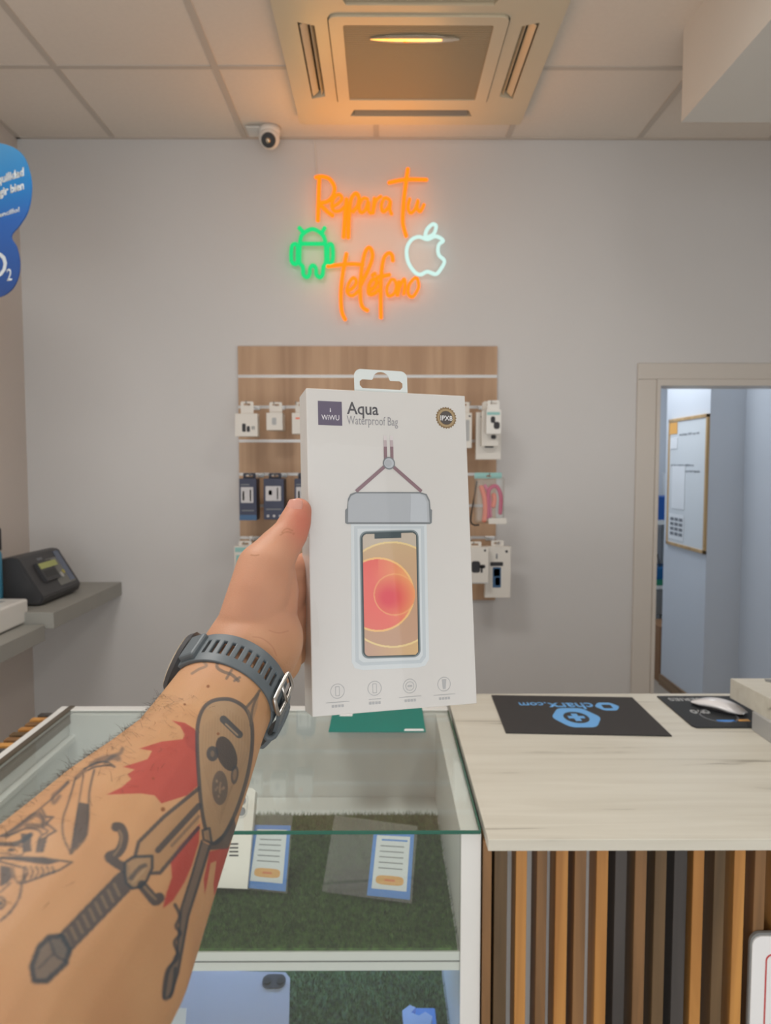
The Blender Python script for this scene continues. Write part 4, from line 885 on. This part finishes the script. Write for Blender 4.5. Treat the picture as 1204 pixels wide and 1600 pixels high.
# icons
ig = mat('icon_print', (176, 178, 180), .5)
for k, (x, y) in enumerate(((527, 1080), (585, 1075.5), (640, 1072), (693.5, 1069))):
    c2 = hb2(x, y); ic = hobj('feature_icon', circ(*c2, .0052), [circ(*c2, .0048)], .0001, .0001, ig)
    if k == 2:
        hobj('icon_ring', circ(*c2, .0033), [circ(*c2, .0029)], .0001, .0001, ig, ic); hobj('icon_bar', rrect(c2[0] - .0018, c2[1] - .0006, c2[0] + .0018, c2[1] + .0006, .0005), [], .0001, .0001, ig, ic)
    elif k == 3: hobj('icon_bar', [(c2[0] - .001, c2[1] - .0035), (c2[0] + .001, c2[1] - .0035), (c2[0] + .0018, c2[1] + .0035), (c2[0] - .0018, c2[1] + .0035)], [], .0001, .0001, ig, ic)
    else: hobj('icon_bar', rrect(c2[0] - .0016, c2[1] - .0034, c2[0] + .0016, c2[1] + .0034, .0005), [rrect(c2[0] - .0012, c2[1] - .003, c2[0] + .0012, c2[1] + .003, .0004)], .0001, .0001, ig, ic)
    hobj('caption_line', rrect(c2[0] - .0085 + .004 * (k == 1), c2[1] - .0078, c2[0] + .0085 - .004 * (k == 1), c2[1] - .0074, .0001), [], .0001, .0001, ig, ic)
    bmx = None
    for q in range(4): hobj('caption_mark', rrect(c2[0] - .0044 + q * .0023, c2[1] - .0112, c2[0] - .0026 + q * .0023, c2[1] - .0094, .0003), [], .0001, .0001, ig, ic)
# clear shrink film over the front, slightly loose along the left edge
bm = bmesh.new(); rows = []
for j in range(90):
    z = bh * j / 89; row = []
    for i in range(40):
        u = (i / 39) ** 1.5; x = -bw / 2 + u * bw; k = math.exp(-u * 9) * min(1, (1 - j / 89) * 2.2)
        wv = .00035 + .0011 * k * (.5 + .5 * noise.noise(Vector((u * 14, z * 22 + u * 6, 2)))) * (i > 0)
        row.append(bm.verts.new(lw_(x, -.0010 - wv, z)))
    rows.append(row)
for j in range(89):
    for i in range(39): bm.faces.new((rows[j][i], rows[j][i + 1], rows[j + 1][i + 1], rows[j + 1][i]))
obj('shrink_film', bm, clear('shrink_film', (1, 1, 1), .55, .0), hb, 'clear shrink film, slightly wrinkled', smooth=True)

# ============================================================ ARM AND HAND
def cone_into(bm, p0, r0, p1, r1, n=28, flat=None):
    p0, p1 = Vector(p0), Vector(p1); d = (p1 - p0); L = d.length; d.normalize(); u = d.orthogonal().normalized(); v = d.cross(u)
    prof = []
    for k in range(7): a = PI / 2 * (1 - k / 6) ; prof.append((-r0 * math.sin(a), r0 * math.cos(a)))
    for k in range(1, 7): t = k / 7; prof.append((L * t, r0 + (r1 - r0) * t))
    for k in range(7): a = PI / 2 * k / 6; prof.append((L + r1 * math.sin(a), r1 * math.cos(a)))
    rings = []
    for s, rr_ in prof:
        if rr_ < 1e-6: rings.append([bm.verts.new(p0 + d * s)]); continue
        rings.append([bm.verts.new(p0 + d * s + (u * math.cos(2 * PI * k / n) + v * math.sin(2 * PI * k / n)) * rr_) for k in range(n)])
    for A, B in zip(rings, rings[1:]):
        for k in range(n):
            a0, a1 = A[k % len(A)], A[(k + 1) % len(A)]; b0, b1 = B[k % len(B)], B[(k + 1) % len(B)]
            if len(A) == 1: bm.faces.new((a0, b0, b1))
            elif len(B) == 1: bm.faces.new((a0, a1, b0))
            else: bm.faces.new((a0, a1, b1, b0))
def Cr(px, py, rpx, d): return (C(px, py, d), rpx * d / F)
arm_px = [(402, 1000, 72, .495), (364, 1064, 76, .470), (326, 1131, 88, .432), (291, 1197, 103, .400), (246, 1260, 127, .357), (198, 1325, 154, .320), (147, 1401, 181, .29), (92, 1481, 211, .262)]
chain = [Cr(*q) for q in arm_px]
chain += [(C(-60, 1690, .215), .047), (C(-230, 1990, .17), .047), (CAM + Vector((-.175, .04, -.235)), .05), (CAM + Vector((-.20, -.10, -.24)), .056)]
bm = bmesh.new()
for (p0, r0), (p1, r1) in zip(chain, chain[1:]): cone_into(bm, p0, r0, p1, r1)
def capsule(pts):
    for (p0, r0), (p1, r1) in zip(pts, pts[1:]): cone_into(bm, p0, r0, p1, r1, 20)
# thumb
thumb = [Cr(390, 975, 50, .487), Cr(404, 930, 49, .492), Cr(413, 890, 45, .499), Cr(434, 858, 34, .507), Cr(453, 834, 28, .512), Cr(461, 815, 25.5, .516), Cr(466, 799, 21.5, .519)]
capsule([Cr(425, 955, 40, .50), Cr(432, 925, 35, .503), Cr(430, 900, 33, .505)])
capsule(thumb)
# side of the hand and palm heel
capsule([Cr(385, 1010, 50, .485), Cr(418, 960, 46, .505), Cr(428, 925, 36, .515)])
capsule([Cr(405, 1040, 50, .495), Cr(430, 1030, 42, .515), Cr(437, 1010, 36, .53)])
# metacarpals to knuckles behind the carton, and the four fingers along its back
def hl(x, y, z): return lw_(-bw / 2 + x, bt + y, z)
wr = [Cr(395, 1000, 42, .50), Cr(402, 1015, 42, .505), Cr(410, 1028, 40, .51), Cr(418, 1040, 34, .512)]
kn = [hl(.004, .011, .104), hl(.006, .013, .084), hl(.005, .013, .064), hl(.001, .011, .046)]
dirs = [(.80, .60), (.93, .36), (.98, .18), (.99, -.02)]
seg = [(.040, .024, .020), (.043, .028, .021), (.040, .026, .020), (.032, .020, .018)]
rad = [(.0105, .0092, .0082, .0072), (.0108, .0094, .0084, .0074), (.0102, .009, .008, .007), (.009, .008, .0072, .0063)]
for i in range(4):
    capsule([wr[i], (kn[i], .0125 - .0008 * i)])
    loc = HI @ kn[i]; dx, dz = dirs[i]; pts = [(kn[i], rad[i][0] + .001)]; x, z = loc.x, loc.z; bend = (.0, .0, .0)
    for k in range(3): x += dx * seg[i][k]; z += dz * seg[i][k]; pts.append((lw_(x, bt + rad[i][k + 1] + .0002, z), rad[i][k + 1]))
    capsule(pts)
capsule([(kn[0], .0115), Cr(424, 905, 24, .512)])
me = bpy.data.meshes.new('arm_raw'); bm.to_mesh(me); bm.free(); tmp = bpy.data.objects.new('arm_raw', me); COL.objects.link(tmp)
md = tmp.modifiers.new('r', 'REMESH'); md.mode = 'VOXEL'; md.voxel_size = .0011; md.adaptivity = 0
sm = tmp.modifiers.new('s', 'SMOOTH'); sm.factor = .5; sm.iterations = 22
bpy.context.view_layer.update()
me2 = bpy.data.meshes.new_from_object(tmp.evaluated_get(bpy.context.evaluated_depsgraph_get())); bpy.data.objects.remove(tmp)
def co_of(me): a = np.empty(len(me.vertices) * 3, np.float64); me.vertices.foreach_get('co', a); return a.reshape(-1, 3)
def proj(co):
    R = np.array(R3); q = (co - np.array(CAM)) @ R; d = -q[:, 2]; d = np.where(d < 1e-3, 1e-3, d); return 602 + q[:, 0] / d * F, 800 - q[:, 1] / d * F, -q[:, 2]
# finer mesh where skin is drawn on
bm = bmesh.new(); bm.from_mesh(me2); bm.normal_update()
co = co_of(me2); px, py, dd_ = proj(co)
vis = (px > -60) & (px < 520) & (py > 740) & (py < 1680) & (dd_ > .1)
bm.verts.ensure_lookup_table(); camv = CAM
fs_ = [f for f in bm.faces if all(vis[v.index] for v in f.verts) and f.normal.dot(camv - f.calc_center_median()) > -.1 * (camv - f.calc_center_median()).length and dd_[f.verts[0].index] < .49]
es = {e for f in fs_ for e in f.edges}
bmesh.ops.subdivide_edges(bm, edges=list(es), cuts=1, use_grid_fill=True, smooth=0)
me3 = bpy.data.meshes.new('person'); bm.to_mesh(me3); bm.free()
co = co_of(me3); px, py, dd_ = proj(co); nv = len(co)
nr = np.empty(nv * 3); me3.vertices.foreach_get('normal', nr); nr = nr.reshape(-1, 3)
facing = np.einsum('ij,ij->i', nr, np.array(CAM) - co) > 0
print('arm verts', nv)
# --- skin tone
L = lambda c: np.array(lin(c))
axis_t = np.clip((1080 - py) / 120, 0, 1)
nz_ = np.array([noise.noise(Vector(c) * 45) for c in co[::1]]) if nv < 900000 else np.zeros(nv)
base = L((186, 143, 104))[None] * (1 - axis_t[:, None]) + L((196, 145, 117))[None] * axis_t[:, None]
base = base * (1 + .10 * nz_[:, None] * np.array([.6, 1.0, 1.1])[None])
def blend(mask, c, a): 
    global base
    k = (mask * a)[:, None]; base = base * (1 - k) + L(c)[None] * k
tip = np.exp(-(((px - 474) / 26) ** 2 + ((py - 815) / 45) ** 2)); blend(np.clip(tip, 0, 1), (196, 108, 92), .75)
def seg_d(pts, closed=False):
    d = np.full(nv, 1e9); n = len(pts)
    for i in range(n if closed else n - 1):
        a = np.array(pts[i]); b = np.array(pts[(i + 1) % n]); ab = b - a; l2 = max((ab ** 2).sum(), 1e-9)
        t = np.clip(((px - a[0]) * ab[0] + (py - a[1]) * ab[1]) / l2, 0, 1); d = np.minimum(d, np.hypot(px - a[0] - t * ab[0], py - a[1] - t * ab[1]))
    return d
def inpoly(pts):
    ins = np.zeros(nv, bool); n = len(pts)
    for i in range(n):
        x1, y1 = pts[i]; x2, y2 = pts[(i + 1) % n]
        if y1 == y2: continue
        c = ((y1 > py) != (y2 > py)) & (px < (x2 - x1) * (py - y1) / (y2 - y1) + x1); ins ^= c
    return ins
okv = facing & (dd_ > .1)
def sp2(pts, closed=False): return [(v.x, v.y) for v in spline([(x, y, 0) for x, y in pts], 5, closed)]
def fill(pts, c, a, soft=1.2, sm_=False):
    if sm_: pts = sp2(pts, True)
    d = seg_d(pts, True); s = np.where(inpoly(pts), d, -d); blend(np.clip(s / soft + .5, 0, 1) * okv, c, a)
def line(pts, w_, c=(78, 74, 72), a=.85, sm_=True, closed=False, soft=1.2):
    if sm_ and len(pts) > 2: pts = sp2(pts, closed)
    w_ = w_ * 1.15 + .3
    blend(np.clip((w_ / 2 - seg_d(pts, closed)) / soft + .5, 0, 1) * okv, c, a)
def ell(cx, cy, rx, ry, rot, c, a, n=24): fill(circ(cx, cy, rx, ry, n, rot), c, a)
A2_ = lambda pts: [(x * .3654, 1060 + y * .3654) for x, y in pts]
A3_ = lambda pts: [(130 + x * .2243, 1240 + y * .2243) for x, y in pts]
A4_ = lambda pts: [(x * .1661, 1180 + y * .1661) for x, y in pts]
A1_ = lambda pts: [(250 + x * .1744, 980 + y * .1744) for x, y in pts]
INK = (54, 64, 72); RED = (166, 54, 58)
# skin creases
for p_ in ([(440, 832), (447, 826), (456, 829)], [(438, 836), (447, 831), (459, 834)], [(392, 867), (398, 868), (404, 867)]): line(p_, 1.2, (150, 100, 66), .6)
line([(395, 995), (410, 998), (425, 1010), (432, 1025)], 1.4, (168, 112, 88), .5); line([(420, 985), (435, 989), (450, 986)], 1.2, (168, 112, 88), .45); line([(462, 900), (466, 930), (464, 960)], 2, (190, 130, 110), .3)
# red splashes
fill(A2_([(735, 180), (790, 190), (830, 215), (845, 240), (845, 460), (800, 500), (690, 535), (660, 500), (600, 492), (455, 497), (520, 465), (560, 430), (545, 410), (575, 390), (525, 378), (600, 355), (630, 345), (650, 310), (595, 300), (690, 270), (780, 260), (790, 240), (770, 205)]), RED, .85)
fill(A2_([(775, 190), (830, 215), (845, 240), (845, 320), (800, 290), (785, 240)]), (140, 62, 60), .45, 4)
fill(A2_([(855, 620), (850, 700), (820, 800), (790, 870), (740, 950), (695, 985), (710, 920), (735, 850), (730, 790), (760, 720), (800, 680)]), RED, .85)
fill(A2_([(895, 740), (985, 720), (965, 790), (940, 860), (915, 930), (912, 880), (925, 780), (900, 790), (885, 880), (875, 925), (870, 860), (885, 790)]), RED, .85)
# blade of the dagger
fill(A2_([(850, 475), (700, 590), (590, 700), (575, 770), (640, 765), (660, 835), (690, 830), (735, 770), (850, 615)]), (150, 122, 92), .6)
line(A2_([(850, 470), (700, 592), (592, 700), (575, 770)]), 5, INK, .85, False); line(A3_([(480, 555), (535, 552), (620, 450), (800, 240)]), 5, INK, .85, False)
line(A2_([(850, 545), (675, 735)]), 8, INK, .85, False); line(A2_([(850, 590), (735, 715)]), 4, INK, .5, False)
# grip, pommel, guard
line(A2_([(530, 870), (270, 1140)]), 29, INK, .88, False)
for k in range(9):
    t = k / 8; x = 500 + (290 - 500) * t; y = 905 + (1120 - 905) * t; line(A2_([(x - 12, y - 26), (x + 10, y + 22)]), 3.2, (140, 120, 98), .65, False, soft=2.5)
fill(A2_([(265, 1100), (300, 1160), (280, 1220), (200, 1295), (145, 1295), (135, 1230), (165, 1150), (210, 1105)]), (106, 99, 93), .9)
line(A2_([(265, 1100), (300, 1160), (280, 1220), (200, 1295), (145, 1295), (135, 1230), (165, 1150), (210, 1105)]), 7, INK, .9, False, True)
line(A2_([(215, 1120), (235, 1180), (290, 1215)]), 4, INK, .7); line(A2_([(165, 1240), (225, 1180)]), 3, INK, .5)
line(A3_([(228, 232), (262, 240), (283, 300), (268, 370), (235, 415), (180, 440), (225, 480), (290, 520)]), 13, INK, .88); line(A3_([(250, 255), (268, 300), (255, 370), (215, 430)]), 2, (150, 126, 100), .7)
gp = A3_([(290, 480), (350, 440), (480, 435), (480, 520), (440, 610), (400, 650), (340, 660), (300, 620), (290, 560)])
fill(gp, (146, 122, 96), .85); line(gp, 4, INK, .9, False, True); line(A3_([(330, 590), (390, 520), (430, 500)]), 6, INK, .7); line(A3_([(345, 620), (400, 560), (435, 520)]), 2, (170, 145, 115), .8)
line(A3_([(410, 640), (460, 700), (500, 745), (530, 725)]), 14, INK, .88); line(A3_([(425, 650), (470, 700), (505, 735)]), 2.5, (150, 126, 100), .7)
# long necked teardrop shape
body = A2_([(845, 200), (865, 135), (900, 100), (950, 88), (1000, 95), (1050, 130), (1075, 190), (1078, 280), (1065, 380), (1040, 480), (1000, 590), (950, 680), (905, 705), (880, 650), (862, 560), (850, 430), (843, 300)])
fill(body, (154, 130, 102), .85, 1.2, True)
for k in range(16):
    x = 870 + k * 12.5; line(A2_([(x, 130 + abs(k - 8) * 9), (x - 4, 330), (x * .5 + 455, 620 - abs(k - 8) * 20)]), 1.0, (120, 98, 76), .28, True, soft=2)
fill(A2_([(905, 705), (960, 660), (1000, 590), (1010, 640), (985, 700), (975, 728), (890, 735)]), INK, .85)
line(body, 5, INK, .85, True, True)
line(A2_([(955, 175), (1022, 240)]), 10, INK, .9, False); line(A2_([(965, 195), (1015, 242)]), 2, (160, 138, 112), .8, False)
ell(*A2_([(968, 322)])[0], 15, 28.5, -.35, (60, 60, 62), .92); ell(*A2_([(908, 322)])[0], 9.5, 12, 0, INK, .88); ell(*A2_([(908, 322)])[0], 3, 5, 0, (130, 112, 92), .6)
ell(*A2_([(1003, 412)])[0], 6, 15, .1, INK, .75); ell(*A2_([(1003, 412)])[0], 3, 9, .1, (150, 124, 98), .6)
ell(*A2_([(940, 468)])[0], 12.5, 27, 0, (92, 84, 78), .9)
for k in range(14):
    a = rng.uniform(0, 6.28); q = rng.uniform(0, .8); x, y = A2_([(940, 468)])[0]; ell(x + 9 * q * math.cos(a), y + 20 * q * math.sin(a), 1.8, 2.4, 0, (150, 128, 104), .55, 8)
fill(A2_([(865, 650), (895, 640), (905, 705), (870, 690)]), (150, 126, 100), .8); line(A2_([(865, 650), (895, 640), (905, 705), (870, 690)]), 3, INK, .85, False, True)
nk = [(315, 1314), (300, 1366), (283, 1419), (281, 1440), (276, 1490), (262, 1520), (256, 1560), (266, 1558), (278, 1520), (287, 1470), (294, 1431), (309, 1384), (328, 1321)]
fill(nk, (92, 89, 86), .85); line(nk[:7], 3, INK, .85, False); line(nk[7:], 3.5, INK, .88, False)
line(A2_([(748, 968), (768, 1015), (752, 1060), (770, 1090), (745, 1130), (760, 1190), (712, 1255), (700, 1365), (735, 1345), (750, 1240)]), 4.5, INK, .85)
# knives and scrolls near the elbow
line(A4_([(710, 215), (640, 450), (592, 600), (595, 760), (665, 925)]), 2.5); line(A4_([(885, 140), (840, 350), (830, 600), (800, 780), (665, 925)]), 3); line(A4_([(785, 190), (745, 420), (700, 700), (665, 900)]), 2)
fill(A4_([(742, 440), (835, 460), (828, 640), (800, 780), (670, 905), (690, 700)]), INK, .85)
line(A4_([(790, 130), (900, 75), (1000, 62), (1080, 112), (1020, 95), (900, 110), (830, 140)]), 2.5); line(A4_([(860, 90), (950, 40), (1050, 20), (1110, 30)]), 8, INK, .6, soft=4); line(A4_([(990, 70), (1060, 10), (1130, -20), (1150, -60)]), 5, INK, .6, soft=3)
line(A4_([(720, 210), (800, 140)]), 6, INK, .6, False, soft=3)
kn2 = A4_([(0, 962), (250, 960), (400, 965), (520, 985), (680, 1005), (560, 1080), (400, 1140), (230, 1200), (225, 1060), (0, 1000)]); line(kn2, 2.6, INK, .85, False, True)
fill(A4_([(0, 962), (400, 970), (560, 1002), (450, 1032), (100, 985), (0, 980)]), INK, .88)
for x in (240, 290, 340, 390, 440, 490): line(A4_([(x, 1050), (x + 20, 1100), (x - 5, 1170 - (x - 240) * .25)]), 2.6, INK, .75)
line(A4_([(0, 835), (130, 835), (220, 800), (290, 745)]), 6, INK, .85); line(A4_([(0, 765), (120, 740), (240, 690), (350, 700), (390, 740)]), 3, INK, .75); fill(A4_([(195, 735), (300, 740), (290, 830), (300, 905), (215, 915)]), INK, .85)
line(A4_([(0, 760), (150, 680), (330, 540), (520, 380), (640, 250)]), 2.6, INK, .6); line(A4_([(60, 760), (200, 650), (330, 560), (400, 600), (410, 660), (250, 660)]), 7, INK, .65, soft=3)
line(A4_([(395, 510), (430, 580), (500, 582), (435, 640), (525, 712), (440, 760), (400, 905)]), 2.8, INK, .8, False); line(A4_([(370, 530), (405, 600), (400, 680), (450, 715), (370, 780), (345, 900)]), 2.5, INK, .7)
fill(A4_([(360, 790), (430, 765), (400, 915), (335, 915)]), INK, .8); ell(*A4_([(105, 892)])[0], 6, 3, -.1, INK, .85); line(A4_([(0, 920), (200, 940), (215, 860), (120, 855)]), 2.2, INK, .7)
fill(A4_([(0, 1035), (100, 1050), (120, 1150), (60, 1210), (0, 1240)]), INK, .85); line(A4_([(120, 1060), (140, 1160), (195, 1205), (225, 1120)]), 2.5, INK, .8); line(A4_([(205, 1205), (180, 1340), (100, 1470), (0, 1560)]), 3, INK, .85)
ell(*A4_([(0, 1390)])[0], 9.5, 11, 0, INK, .8); ell(*A4_([(0, 1385)])[0], 6, 7, 0, (176, 140, 104), .9); ell(*A4_([(0, 1395)])[0], 3.5, 4, 0, INK, .8)
line(A4_([(640, 255), (560, 330), (500, 380), (505, 450), (560, 385)]), 5, INK, .6, soft=3); line(A4_([(0, 1290), (100, 1200)]), 3, INK, .6)
# marks by the strap
line(A1_([(560, 300), (515, 320), (515, 365), (570, 400), (640, 425), (700, 480)]), 4.2, (88, 84, 80), .75); line(A1_([(595, 460), (640, 385)]), 3.4, (88, 84, 80), .7, False); line(A1_([(665, 480), (712, 450)]), 3.4, (88, 84, 80), .7, False)
line(A1_([(385, 305), (415, 345), (350, 375), (285, 415)]), 3.5, (98, 92, 84), .6)
fill(A1_([(890, 570), (770, 720), (815, 890), (870, 720)]), (130, 116, 100), .5); line(A1_([(890, 570), (840, 640), (770, 720)]), 3.5, (90, 86, 82), .8); line(A1_([(880, 600), (830, 720), (810, 880)]), 3, (90, 86, 82), .75)
# moles
for q, r_q in ((A1_([(430, 530)])[0], 2.6), (A1_([(520, 955)])[0], 2.3), (A3_([(555, 110)])[0], 3.6), (A2_([(655, 428)])[0], 1.8), (A2_([(790, 112)])[0], 1.8), (A1_([(218, 690)])[0], 1.6)): ell(*q, r_q, r_q, 0, (120, 64, 34), .85, 10)
base = np.clip(base, 0, 1)
ca = me3.color_attributes.new('skin', 'FLOAT_COLOR', 'POINT'); ca.data.foreach_set('color', np.c_[base, np.ones(nv)].astype(np.float32).ravel())
sk = bpy.data.materials.new('skin'); sk.use_nodes = True; nt = sk.node_tree; b = nt.nodes['Principled BSDF']; b.inputs['Roughness'].default_value = .55; b.inputs['Specular IOR Level'].default_value = .35
b.inputs['Subsurface Weight'].default_value = .12; b.inputs['Subsurface Radius'].default_value = (.006, .002, .001); b.inputs['Subsurface Scale'].default_value = 1
vc = nt.nodes.new('ShaderNodeVertexColor'); vc.layer_name = 'skin'; nt.links.new(vc.outputs[0], b.inputs['Base Color'])
n1 = nt.nodes.new('ShaderNodeTexVoronoi'); n1.inputs['Scale'].default_value = 900; tc = nt.nodes.new('ShaderNodeTexCoord'); nt.links.new(tc.outputs['Object'], n1.inputs['Vector'])
bp = nt.nodes.new('ShaderNodeBump'); bp.inputs['Strength'].default_value = .12; bp.inputs['Distance'].default_value = .0006; nt.links.new(n1.outputs[0], bp.inputs['Height']); nt.links.new(bp.outputs[0], b.inputs['Normal'])
me3.materials.append(sk); me3.polygons.foreach_set('use_smooth', [True] * len(me3.polygons))
cp = Vector(co.mean(0)); me3.transform(Matrix.Translation(-cp)); arm = bpy.data.objects.new('person', me3); arm.location = cp; link(arm)
tag(arm, "person's outstretched tattooed left forearm and hand gripping the white retail box", 'person')
# thumbnail
tn = C(457.0, 791, .5098)
tdir = (C(465, 778, .519) - C(459, 812, .513)).normalized(); vdir = (CAM - tn).normalized() + (R3 @ Vector((-.45, 0, 0))); nrm_ = (vdir - tdir * vdir.dot(tdir)).normalized(); sdir = tdir.cross(nrm_)
bm = bmesh.new(); GR = []
for j in range(15):
    v = -1 + j / 7; row = []
    for i in range(13):
        u = -1 + i / 6; su = u * (1 - .28 * v ** 4)
        row.append(bm.verts.new(tn + sdir * su * .0060 + tdir * v * .0058 - nrm_ * (.0020 * su * su * 1.3 + .0006 * v * v)))
    GR.append(row)
for j in range(14):
    for i in range(12): bm.faces.new((GR[j][i], GR[j][i + 1], GR[j + 1][i + 1], GR[j + 1][i]))
r = bmesh.ops.extrude_face_region(bm, geom=list(bm.faces))
for v in [g for g in r['geom'] if isinstance(g, bmesh.types.BMVert)]: v.co -= nrm_ * .0018
obj('thumbnail', bm, mat('nail', (208, 150, 134), .3, coat=.3), arm, 'pale pink thumbnail', smooth=True)
# hair on the forearm
r2 = np.random.default_rng(5); fore = np.where((dd_ < .45) & (dd_ > .22) & (py > 1085) & (px > -150) & (px < 420))[0]
fac = np.einsum('ij,ij->i', nr[fore], (np.array(CAM) - co[fore])) / np.linalg.norm(np.array(CAM) - co[fore], axis=1)
axis_v = np.array((chain[5][0] - chain[2][0]).normalized()); right = np.array(R3 @ Vector((1, .3, 0)))
wgt = np.clip(-(nr[fore] @ right) + .75, 0, 1) * (fac > -.9) * np.clip((.42 - dd_[fore]) / .05 + 1, 0, 1) * np.where(dd_[fore] < .30, .5, 1) * np.where(fac > -.05, .3, 1.0); wgt /= wgt.sum()
sel = r2.choice(fore, 3600, p=wgt, replace=False); vs, fs2 = [], []
for k in sel:
    p0 = co[k]; n = nr[k]; d = axis_v * .4 + r2.normal(0, .45, 3) + n * .12 - right * .35; d -= n * (d @ n) * .85; d /= np.linalg.norm(d); L_ = r2.uniform(.004, .009); s = np.cross(d, n); s /= np.linalg.norm(s); s *= .00007
    d2 = d + r2.normal(0, .35, 3); d2 /= np.linalg.norm(d2); i0 = len(vs); p1 = p0 + d * L_ * .5 + n * .0012; p2 = p1 + d2 * L_ * .5 + n * .0002
    vs += [p0 - s, p0 + s, p1 + s * .8, p1 - s * .8, p2]; fs2 += [(i0, i0 + 1, i0 + 2, i0 + 3), (i0 + 3, i0 + 2, i0 + 4)]
hm = bpy.data.meshes.new('arm_hair'); hm.from_pydata([tuple(v - np.array(cp)) for v in vs], [], fs2); hm.materials.append(mat('dark_hair', (70, 50, 34), .6)); ho = bpy.data.objects.new('arm_hair', hm); link(ho, arm); tag(ho, kind='stuff')

# ============================================================ WRISTWATCH
wc, wrd = Cr(356, 1078, 79, .461); wa = (chain[2][0] - chain[0][0]).normalized()      # towards the elbow
tocam = (CAM - wc).normalized(); e1 = (tocam - wa * tocam.dot(wa)).normalized(); e2 = wa.cross(e1)
if e2.dot(R3 @ Vector((1, 0, 0))) < 0: e2 = -e2
wt = empty('wristwatch', wc, 'grey rubber strapped wristwatch with silver buckle worn on the wrist', 'watch')
def WP(phi, s, r): return wc + wa * s + (e1 * math.cos(phi) + e2 * math.sin(phi)) * r
def strap(ph0, ph1, s0f, hw, roff, holes, nm, m, th=.0026, n=120):
    bm = bmesh.new(); cols_ = []; ss = [-1, -.45, .45, 1]
    for i in range(n + 1):
        ph = ph0 + (ph1 - ph0) * i / n; sc = s0f(ph); cols_.append([bm.verts.new(WP(ph, sc + k * hw, wrd + roff + .0006 * (1 - k * k))) for k in ss])
    for i in range(n):
        for k in range(3):
            if k == 1 and holes(i): continue
            bm.faces.new((cols_[i][k], cols_[i + 1][k], cols_[i + 1][k + 1], cols_[i][k + 1]))
    o = obj(nm, bm, m, wt); sd_ = o.modifiers.new('thickness', 'SOLIDIFY'); sd_.thickness = th; sd_.offset = 0
    bv = o.modifiers.new('edge', 'BEVEL'); bv.width = .0006; bv.segments = 2; bv.limit_method = 'ANGLE'
    return o
rub = mat('grey_blue_rubber', (92, 102, 108), .5, noise_amt=.04, scale=60)
strap(-1.25, 1.05, lambda p_: 0, .0120, .0022, lambda i: 14 < i < 112 and i % 8 in (0, 1, 2), 'strap', rub)
strap(.75, 3.3, lambda p_: .0, .0114, .0006, lambda i: 20 < i < 70 and i % 9 in (0, 1, 2), 'strap', rub)
strap(3.2, 5.03, lambda p_: 0, .0105, .0016, lambda i: False, 'strap', rub)
# buckle: rounded silver frame across the strap, with tongue
ph_b = .88
bq = [WP(ph_b + a, s, wrd + .0062) for a, s in ((-.06, -.012), (.16, -.0125), (.22, -.009), (.22, .009), (.16, .0125), (-.06, .012), (-.10, .009), (-.10, -.009))]
bk_ = obj('buckle', TUBE(spline(bq, 5, True), .0014, True, 8), M['steel'], wt, 'silver buckle', smooth=True)
obj('tongue', TUBE([WP(ph_b - .08, 0, wrd + .0068), WP(ph_b + .24, 0, wrd + .007)], .0011, False, 8), M['steel'], bk_, smooth=True)
# keeper loop and loose strap end
kq = [WP(1.62 + a, s, wrd + r_) for a, s, r_ in ((0, -.0125, .0005), (0, -.0125, .007), (0, .0125, .007), (0, .0125, .0005))]
obj('strap_keeper', TUBE(spline(kq, 4, True), .002, True, 8), rub, wt, smooth=True)
bm = bmesh.new(); rr2 = []
for i in range(24):
    t = i / 23; ph = 1.15 + 1.05 * t; rr2.append([bm.verts.new(WP(ph, .002 * t + k * (.0098 - .004 * max(0, t - .85) / .15), wrd + .0052 + .006 * t * t)) for k in (-1, -.3, .3, 1)])
for i in range(23):
    for k in range(3):
        if k == 1 and i % 4 == 1 and i < 18: continue
        bm.faces.new((rr2[i][k], rr2[i + 1][k], rr2[i + 1][k + 1], rr2[i][k + 1]))
o = obj('strap_tail', bm, rub, wt); q = o.modifiers.new('thickness', 'SOLIDIFY'); q.thickness = .0024; q.offset = 0
# case on the back of the wrist
phc = -1.72; cn = (e1 * math.cos(phc) + e2 * math.sin(phc)); cc = wc + cn * (wrd - .0025) - wa * .005
def disc(r1_, r2_, dep, off): b_ = bmesh.new(); bmesh.ops.create_cone(b_, cap_ends=True, segments=96, radius1=r1_, radius2=r2_, depth=dep, matrix=Matrix.Translation(cc + cn * off) @ cn.to_track_quat('Z', 'Y').to_matrix().to_4x4()); return b_
cs = obj('watch_case', disc(.0200, .0212, .009, 0), M['black'], wt, 'black round watch case', smooth=False)
obj('bezel', disc(.0210, .0185, .003, .006), M['charcoal'], cs); obj('screen', disc(.0183, .0178, .0008, .0078), M['lens'], cs)
obj('side_button', TUBE([cc + wa * .021, cc + wa * .0245], .0022), M['steel'], cs)
obj('lug', box_into(bmesh.new(), (-.010, -.006, -.003), (.010, .006, .003), .0015, 0, Matrix.Translation(WP(-1.02, 0, wrd + .004)) @ Matrix((wa, e2 * math.cos(1.0) + e1 * math.sin(1.0), e1 * math.cos(1.0) - e2 * math.sin(1.0))).transposed().to_4x4()), rub, cs)
